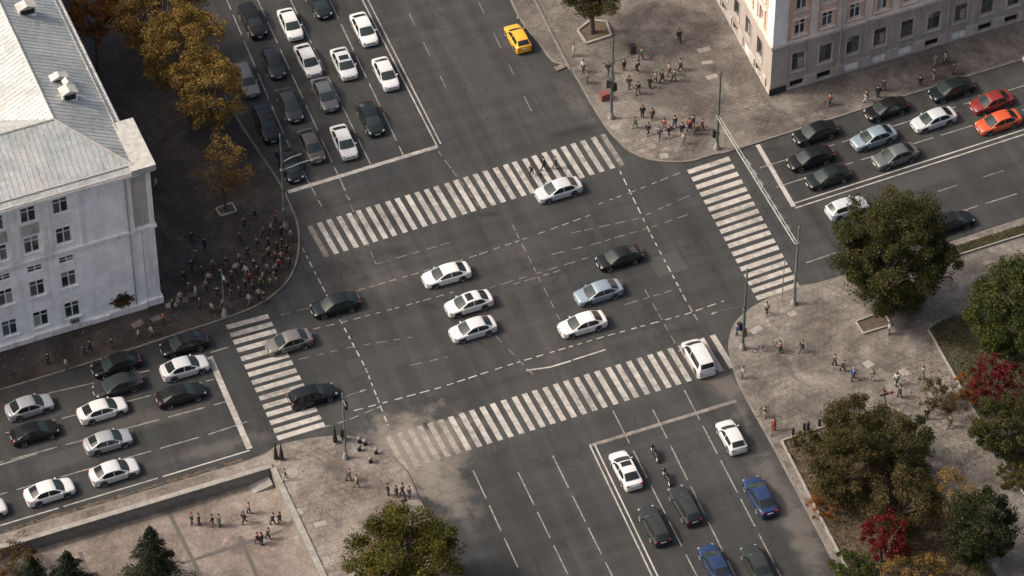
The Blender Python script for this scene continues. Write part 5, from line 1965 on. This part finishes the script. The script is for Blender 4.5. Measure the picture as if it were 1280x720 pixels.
POSES = {'stand': person_meshes('a', .05, .03), 'walk': person_meshes('b', .33, .25), 'stroll': person_meshes('c', -.22, -.2, .02), 'hold': person_meshes('d', .1, 0, .04, 'hold'), 'lean': person_meshes('e', -.3, -.25, .1)}
CLOTH = {}


def cloth(c):
    if c not in CLOTH: CLOTH[c] = plain('cloth_%d' % len(CLOTH), c, .9, var=0)
    return CLOTH[c]


C = dict(black=(.014, .014, .016), char=(.035, .036, .04), navy=(.02, .03, .06), blue=(.02, .09, .22), grey=(.14, .14, .14), beige=(.30, .26, .2), white=(.5, .5, .48), red=(.28, .035, .03),
         orange=(.42, .11, .05), yellow=(.32, .28, .06), olive=(.07, .075, .04), pink=(.35, .16, .14), brown=(.09, .06, .04), green=(.05, .1, .05), jeans=(.05, .07, .11), pale=(.36, .33, .30))
C = {k: tuple(x * .78 for x in c) for k, c in C.items()}
CN = dict(black='black', char='charcoal', navy='navy', blue='blue', grey='grey', beige='beige', white='white', red='red', orange='orange', yellow='yellow', olive='olive', pink='pink', brown='brown', green='green', jeans='denim', pale='pale')


def person(u, v, pose, hd, jk, tr_, hr, label, group=None, z=KH):
    body, jacket, trousers, shoes, hair = POSES[pose]
    o = link('person', body, None, G(u, v, z), R(hd))
    k = random.uniform(.95, 1.08)
    o.scale = (k, k, k)
    tag(o, label, 'person', group)
    override(link('jacket', jacket, o), cloth(C[jk]))
    override(link('trousers', trousers, o), cloth(C[tr_]))
    override(link('hair', hair, o), cloth(C[hr]))
    for s in shoes: link('shoe', s, o)


gSE, gNE, gE, gSW, gNW, gW = 'pedestrians on the southeast pavement', 'pedestrians on the northeast corner', 'pedestrians by the pink building', 'pedestrians in the sunken plaza', 'shaded crowd on the northwest corner', 'pedestrians below the white building'
PEOPLE = [
    # southeast
    (1002, 440, 'walk', 200, 'black', 'char', 'brown', 'person in black walking alone right of the dark bicycles', gSE, KH),
    (1043, 457, 'stroll', 20, 'brown', 'black', 'black', 'person in brown jacket just left of the stooping one', gSE, KH),
    (1053, 464, 'lean', 10, 'char', 'black', 'brown', 'person in charcoal between brown jacket and blue coat', gSE, KH),
    (1066, 475, 'walk', 30, 'blue', 'navy', 'beige', 'person in bright blue coat on the southeast pavement', gSE, KH),
    (1090, 476, 'stand', 90, 'beige', 'pale', 'brown', 'person in beige standing right of the blue coat', gSE, KH),
    (1120, 481, 'walk', 60, 'white', 'black', 'black', 'person in white top near the crossed sign post', gSE, KH),
    (1124, 497, 'stroll', 10, 'char', 'char', 'black', 'person in charcoal just below the white top', gSE, KH),
    (1158, 524, 'stand', 250, 'black', 'black', 'black', 'person in black alone on the garden path', gSE, KH),
    (1187, 534, 'walk', 210, 'brown', 'olive', 'brown', 'person in brown by the scarlet maple on garden path', gSE, KH),
    (1152, 474, 'lean', 30, 'grey', 'grey', 'char', 'person in grey near the path edging', gSE, KH),
    (967, 538, 'hold', 110, 'orange', 'red', 'black', 'person in orange jacket with red bicycle at garden corner', gSE, KH),
    (955, 522, 'hold', 60, 'olive', 'pale', 'brown', 'person in olive jacket with green bicycle by kerb', gSE, KH),
    (958, 393, 'walk', 250, 'pale', 'black', 'black', 'person in pale top at the east crosswalk end', gSE, KH),
    (928, 473, 'stand', 200, 'pale', 'olive', 'brown', 'person in pale top at kerb below the curve mast', gSE, KH),
    (921, 419, 'stand', 180, 'blue', 'jeans', 'black', 'person in blue waiting at kerb left of curve mast', gSE, KH),
    (975, 441, 'hold', 180, 'pink', 'char', 'black', 'person in pink holding a dark bicycle by curve mast', gSE, KH),
    (1111, 418, 'stand', 0, 'white', 'grey', 'char', 'person in white beside the big tree pit', gSE, KH),
    # northeast
    (717, 70, 'stand', 200, 'beige', 'pale', 'brown', 'person in beige below the square tree planter', gNE, KH),
    (729, 90, 'walk', 230, 'white', 'black', 'black', 'person in white by the inner kerb of north street', gNE, KH),
    (734, 104, 'stand', 200, 'grey', 'char', 'brown', 'person in grey behind the white one near inner kerb', gNE, KH),
    (786, 110, 'walk', 60, 'char', 'navy', 'black', 'person in charcoal walking right of the northeast mast', gNE, KH),
    (797, 118, 'lean', 70, 'black', 'brown', 'black', 'person in black stooping right of the northeast mast', gNE, KH),
    (819, 104, 'stroll', 20, 'grey', 'navy', 'brown', 'person in grey at left of the upper trio', gNE, KH),
    (827, 102, 'walk', 20, 'char', 'black', 'black', 'person in charcoal in middle of the upper trio', gNE, KH),
    (836, 94, 'walk', 30, 'beige', 'brown', 'brown', 'person in beige at right of the upper trio', gNE, KH),
    (801, 75, 'lean', 30, 'green', 'char', 'black', 'person in green beside the dark upright bin', gNE, KH),
    (796, 90, 'lean', 330, 'char', 'black', 'brown', 'person in charcoal bending below the dark upright bin', gNE, KH),
    (824, 173, 'walk', 250, 'grey', 'navy', 'brown', 'person in grey and navy waiting near the corner kerb', gNE, KH),
    (830, 163, 'stroll', 240, 'red', 'grey', 'black', 'person in red behind the one in grey and navy', gNE, KH),
    (836, 170, 'lean', 300, 'char', 'black', 'black', 'person in charcoal squeezed beside the red jacket', gNE, KH),
    (852, 168, 'stand', 260, 'navy', 'black', 'brown', 'person in navy standing apart near the truss mast', gNE, KH),
    (854, 180, 'walk', 220, 'pale', 'grey', 'beige', 'person in pale clothes nearest the corner kerb', gNE, KH),
    (861, 163, 'walk', 30, 'red', 'black', 'black', 'person in red jacket beside the truss mast', gNE, KH),
    (866, 159, 'stroll', 40, 'black', 'char', 'black', 'person in black just behind the red jacket', gNE, KH),
    (877, 163, 'lean', 20, 'char', 'brown', 'brown', 'person in charcoal closest to the truss mast', gNE, KH),
    (794, 160, 'lean', 220, 'green', 'olive', 'black', 'person in green crouching near the corner tactile slabs', gNE, KH),
    (803, 147, 'stand', 90, 'char', 'char', 'brown', 'person in charcoal behind the green one', gNE, KH),
    (849, 52, 'walk', 90, 'char', 'black', 'black', 'person in charcoal alone high on the northeast pavement', gNE, KH),
    (810, 168, 'walk', 240, 'char', 'black', 'black', 'person in charcoal left of the grey and navy pair, corner kerb', gNE, KH),
    (843, 160, 'stroll', 60, 'black', 'jeans', 'black', 'person in black with denim trousers behind the corner group', gNE, KH),
    (870, 168, 'walk', 200, 'brown', 'black', 'brown', 'person in brown at the foot of truss mast', gNE, KH),
    (812, 110, 'stand', 60, 'black', 'black', 'brown', 'person all in black just left of the upper trio', gNE, KH),
    (842, 102, 'lean', 40, 'olive', 'black', 'black', 'person in olive just right of the upper trio', gNE, KH),
    (780, 88, 'stand', 120, 'brown', 'char', 'black', 'person in brown between the mast and the dark bin', gNE, KH),
    (850, 88, 'walk', 20, 'grey', 'black', 'black', 'person in grey striding right above the upper trio', gNE, KH),
    (760, 92, 'walk', 250, 'char', 'char', 'brown', 'person in charcoal behind the northeast mast top', gNE, KH),
    (815, 150, 'stroll', 100, 'brown', 'brown', 'black', 'person all in brown between green one and red jacket', gNE, KH),
    (679, 212, 'walk', 20, 'black', 'black', 'black', 'person in black crossing just above the pale silver sedan', 'pedestrians on the north crosswalk', 0),
    (664, 219, 'walk', 200, 'char', 'black', 'black', 'person in charcoal walking left on the north crosswalk', 'pedestrians on the north crosswalk', 0),
    (694, 210, 'stroll', 200, 'navy', 'char', 'brown', 'person in navy farthest right on the north crosswalk', 'pedestrians on the north crosswalk', 0),
    # by the pink building
    (1082, 127, 'walk', 20, 'brown', 'white', 'black', 'person in brown with pale trousers by the east kerb', gE, KH),
    (1097, 122, 'stand', 90, 'black', 'black', 'black', 'person in black right of the brown jacket, east pavement', gE, KH),
    (1104, 114, 'stroll', 30, 'char', 'char', 'brown', 'person in charcoal behind the pair on east pavement', gE, KH),
    (1150, 108, 'stand', 270, 'black', 'black', 'black', 'person in black beside the bundle carrier, east kerb', gE, KH),
    (1167, 100, 'hold', 200, 'char', 'white', 'black', 'person in charcoal carrying something pale, east kerb', gE, KH),
    (1169, 82, 'walk', 20, 'grey', 'beige', 'brown', 'person in grey close to the pink building wall', gE, KH),
    (1181, 80, 'stroll', 200, 'beige', 'char', 'black', 'person in beige close to the pink building wall', gE, KH),
    (1191, 93, 'stand', 0, 'char', 'brown', 'black', 'person in charcoal rightmost on the east pavement', gE, KH),
    (1037, 131, 'hold', 20, 'red', 'black', 'black', 'person in red jacket with bicycle by pink building', gE, KH),
    # sunken plaza
    (240, 656, 'stand', 200, 'black', 'navy', 'red', 'person in black with red hat in the sunken plaza', gSW, SUNK),
    (249, 656, 'stand', 0, 'char', 'black', 'black', 'person in charcoal beside the red hat, sunken plaza', gSW, SUNK),
    (266, 658, 'hold', 180, 'black', 'pink', 'black', 'person in black with pink trousers in the sunken plaza', gSW, SUNK),
    (274, 658, 'stand', 30, 'grey', 'grey', 'brown', 'person in grey beside the pink trousers, sunken plaza', gSW, SUNK),
    (305, 654, 'walk', 40, 'black', 'black', 'black', 'person in black walking with the pink top, sunken plaza', gSW, SUNK),
    (311, 642, 'stroll', 20, 'pink', 'char', 'black', 'person in pink top near the middle of sunken plaza', gSW, SUNK),
    (322, 680, 'walk', 330, 'red', 'navy', 'brown', 'person in red jacket nearest the viewer, sunken plaza', gSW, SUNK),
    (327, 681, 'stand', 330, 'char', 'jeans', 'black', 'person in charcoal arm to arm with the red jacket', gSW, SUNK),
    (335, 674, 'lean', 10, 'char', 'black', 'black', 'person in charcoal bending behind the red jacket pair', gSW, SUNK),
    (341, 656, 'lean', 20, 'black', 'black', 'black', 'person in black stooping near the east plaza wall', gSW, SUNK),
    (350, 654, 'hold', 160, 'olive', 'char', 'brown', 'person in olive close to the east plaza wall', gSW, SUNK),
    # southwest corner
    (485, 619, 'stand', 20, 'black', 'black', 'black', 'person in black leftmost of the dark group, southwest kerb', 'dark group on the southwest kerb', KH),
    (496, 621, 'hold', 180, 'black', 'char', 'black', 'person in black second in the dark southwest group', 'dark group on the southwest kerb', KH),
    (503, 620, 'stroll', 10, 'char', 'black', 'black', 'person in charcoal third in the dark southwest group', 'dark group on the southwest kerb', KH),
    (512, 623, 'stand', 200, 'black', 'navy', 'brown', 'person in black and navy nearest the kerb, dark group', 'dark group on the southwest kerb', KH),
    (505, 634, 'lean', 300, 'char', 'black', 'black', 'person in charcoal below the dark southwest group', 'dark group on the southwest kerb', KH),
    (356, 600, 'walk', 30, 'grey', 'pale', 'brown', 'person in grey walking past the sunken plaza corner', None, KH),
    (436, 601, 'lean', 30, 'brown', 'char', 'brown', 'person in brown bending below the southwest mast', None, KH),
    (446, 609, 'stroll', 200, 'beige', 'brown', 'brown', 'person in beige below the southwest mast', None, KH),
]
LITTER = [('pavement_northeast', 'scraps and fallen leaves scattered over the northeast pavement', [(712, 92), (640, 0), (880, 0), (955, 120), (1280, 30), (1280, 72), (900, 190), (820, 200), (770, 172)], 3200, 51, 0),
          ('pavement_southeast', 'scraps and fallen leaves scattered over the southeast pavement', [(915, 420), (935, 392), (1035, 355), (1065, 415), (1160, 420), (1150, 520), (1110, 505), (977, 548), (930, 490)], 2600, 52, 0),
          ('pavement_southwest', 'scraps and fallen leaves scattered over the southwest corner', [(340, 562), (408, 549), (470, 560), (505, 590), (530, 650), (440, 720), (400, 715), (350, 590)], 2000, 53, 0),
          ('pavement_northwest', 'scraps and fallen leaves scattered over the shaded northwest corner', [(205, 385), (240, 300), (340, 250), (370, 300), (350, 355), (285, 392), (0, 480), (0, 445)], 2600, 54, 0)]
make_leaf('litter', [(.06, .052, .045), (.10, .088, .076), (.22, .2, .175), (.36, .33, .29)], .05)
for nm, lab, px, n, sd_, z_ in LITTER:
    ground_cover('litter', lab, px, n // 3, .17, 'litter', .015, sd_, z=KH + .012, cat='litter')
# the shaded north-west crowd: clothes and neighbours tell them apart
NWC = [(245, 371, 'white', 'pale'), (258, 364, 'grey', 'black'), (295, 343, 'white', 'char'), (303, 338, 'char', 'black'), (313, 354, 'red', 'black'), (329, 354, 'yellow', 'olive'), (312, 381, 'pale', 'grey'), (324, 375, 'beige', 'char'),
       (346, 343, 'grey', 'black'), (354, 310, 'char', 'black'), (346, 314, 'brown', 'char'), (335, 310, 'black', 'black'), (240, 303, 'black', 'brown'), (306, 285, 'char', 'char'), (319, 274, 'black', 'char'), (245, 325, 'grey', 'grey'),
       (339, 292, 'pale', 'char'), (265, 392, 'beige', 'black'), (362, 335, 'char', 'navy'), (196, 236, 'white', 'grey'), (272, 372, 'black', 'char'), (284, 364, 'navy', 'black'), (338, 362, 'green', 'black'), (352, 328, 'pink', 'char'),
       (331, 330, 'char', 'brown'), (318, 338, 'navy', 'char'), (230, 352, 'char', 'black'), (252, 345, 'brown', 'black'), (276, 350, 'black', 'jeans'), (300, 372, 'olive', 'black'), (343, 352, 'black', 'grey'), (226, 379, 'pale', 'char'), (216, 388, 'olive', 'black'),
       (236, 366, 'char', 'brown'), (240, 340, 'black', 'char'), (250, 386, 'brown', 'char'), (262, 355, 'pale', 'black'), (266, 338, 'grey', 'char'), (288, 375, 'char', 'jeans'), (290, 352, 'brown', 'black'), (307, 364, 'black', 'brown'), (308, 346, 'white', 'grey'), (322, 345, 'char', 'char'), (325, 362, 'brown', 'jeans'),
       (334, 343, 'grey', 'char'), (336, 322, 'beige', 'black'), (344, 327, 'olive', 'char'), (349, 337, 'red', 'char'), (358, 319, 'black', 'brown'), (363, 302, 'grey', 'navy'), (352, 296, 'navy', 'black'), (330, 296, 'brown', 'black'), (322, 312, 'black', 'jeans'), (310, 322, 'char', 'olive'), (298, 330, 'pink', 'black'), (283, 335, 'char', 'grey'), (316, 367, 'navy', 'jeans'), (346, 360, 'brown', 'brown'), (330, 378, 'char', 'brown'), (278, 388, 'grey', 'brown'), (256, 312, 'char', 'navy'), (300, 305, 'brown', 'char'), (345, 282, 'black', 'olive')]
near = ['near the white building corner', 'near the thin lamp mast', 'by the northwest kerb curve', 'below the tree pit', 'in the middle of the shaded corner']
seen = {}
POSEK = list(POSES)
for i, (u, v, j, t) in enumerate(NWC):
    wh = near[0] if u < 262 and v > 300 else near[1] if u < 292 and v > 330 else near[3] if v < 300 else near[2] if (u > 340 or v > 365) else near[4]
    lab = 'person in %s and %s %s' % (CN[j], CN[t] + ' trousers', wh)
    if j == t: lab = 'person all in %s %s' % (CN[j], wh)
    hat = ('black', 'brown', 'char')[i % 3]
    for alt in ('red', 'beige', 'blue', 'white', 'yellow'):
        if lab not in seen: break
        hat = alt
        lab = lab.split(', ')[0] + ', %s hat' % alt
    seen[lab] = 1
    PEOPLE.append((u, v, POSEK[i % 5], (i * 67) % 360, j, t, hat, lab, gNW, KH))
for i, (u, v, j, t, lab) in enumerate([(83, 462, 'pale', 'brown', 'person in pale top at kerb below the white building'), (113, 439, 'navy', 'black', 'person in navy in the shade below the white building windows'), (173, 425, 'beige', 'brown', 'person in beige at the kerb behind the black sedan'),
                                       (190, 421, 'pale', 'grey', 'person in pale and grey right of the beige one'), (60, 455, 'char', 'black', 'person in charcoal leftmost below the white building'), (140, 436, 'black', 'char', 'person in black close behind the shaded black sedan'), (204, 405, 'orange', 'brown', 'person in orange at the foot of white building corner'), (106, 446, 'char', 'char', 'person all in charcoal just left of the navy jacket')]):
    PEOPLE.append((u, v, POSEK[(i * 2) % 5], 20 + 180 * (i % 2), j, t, 'black', lab, gW, KH))
for p in PEOPLE: person(*p[:7], p[7], p[8], p[9])
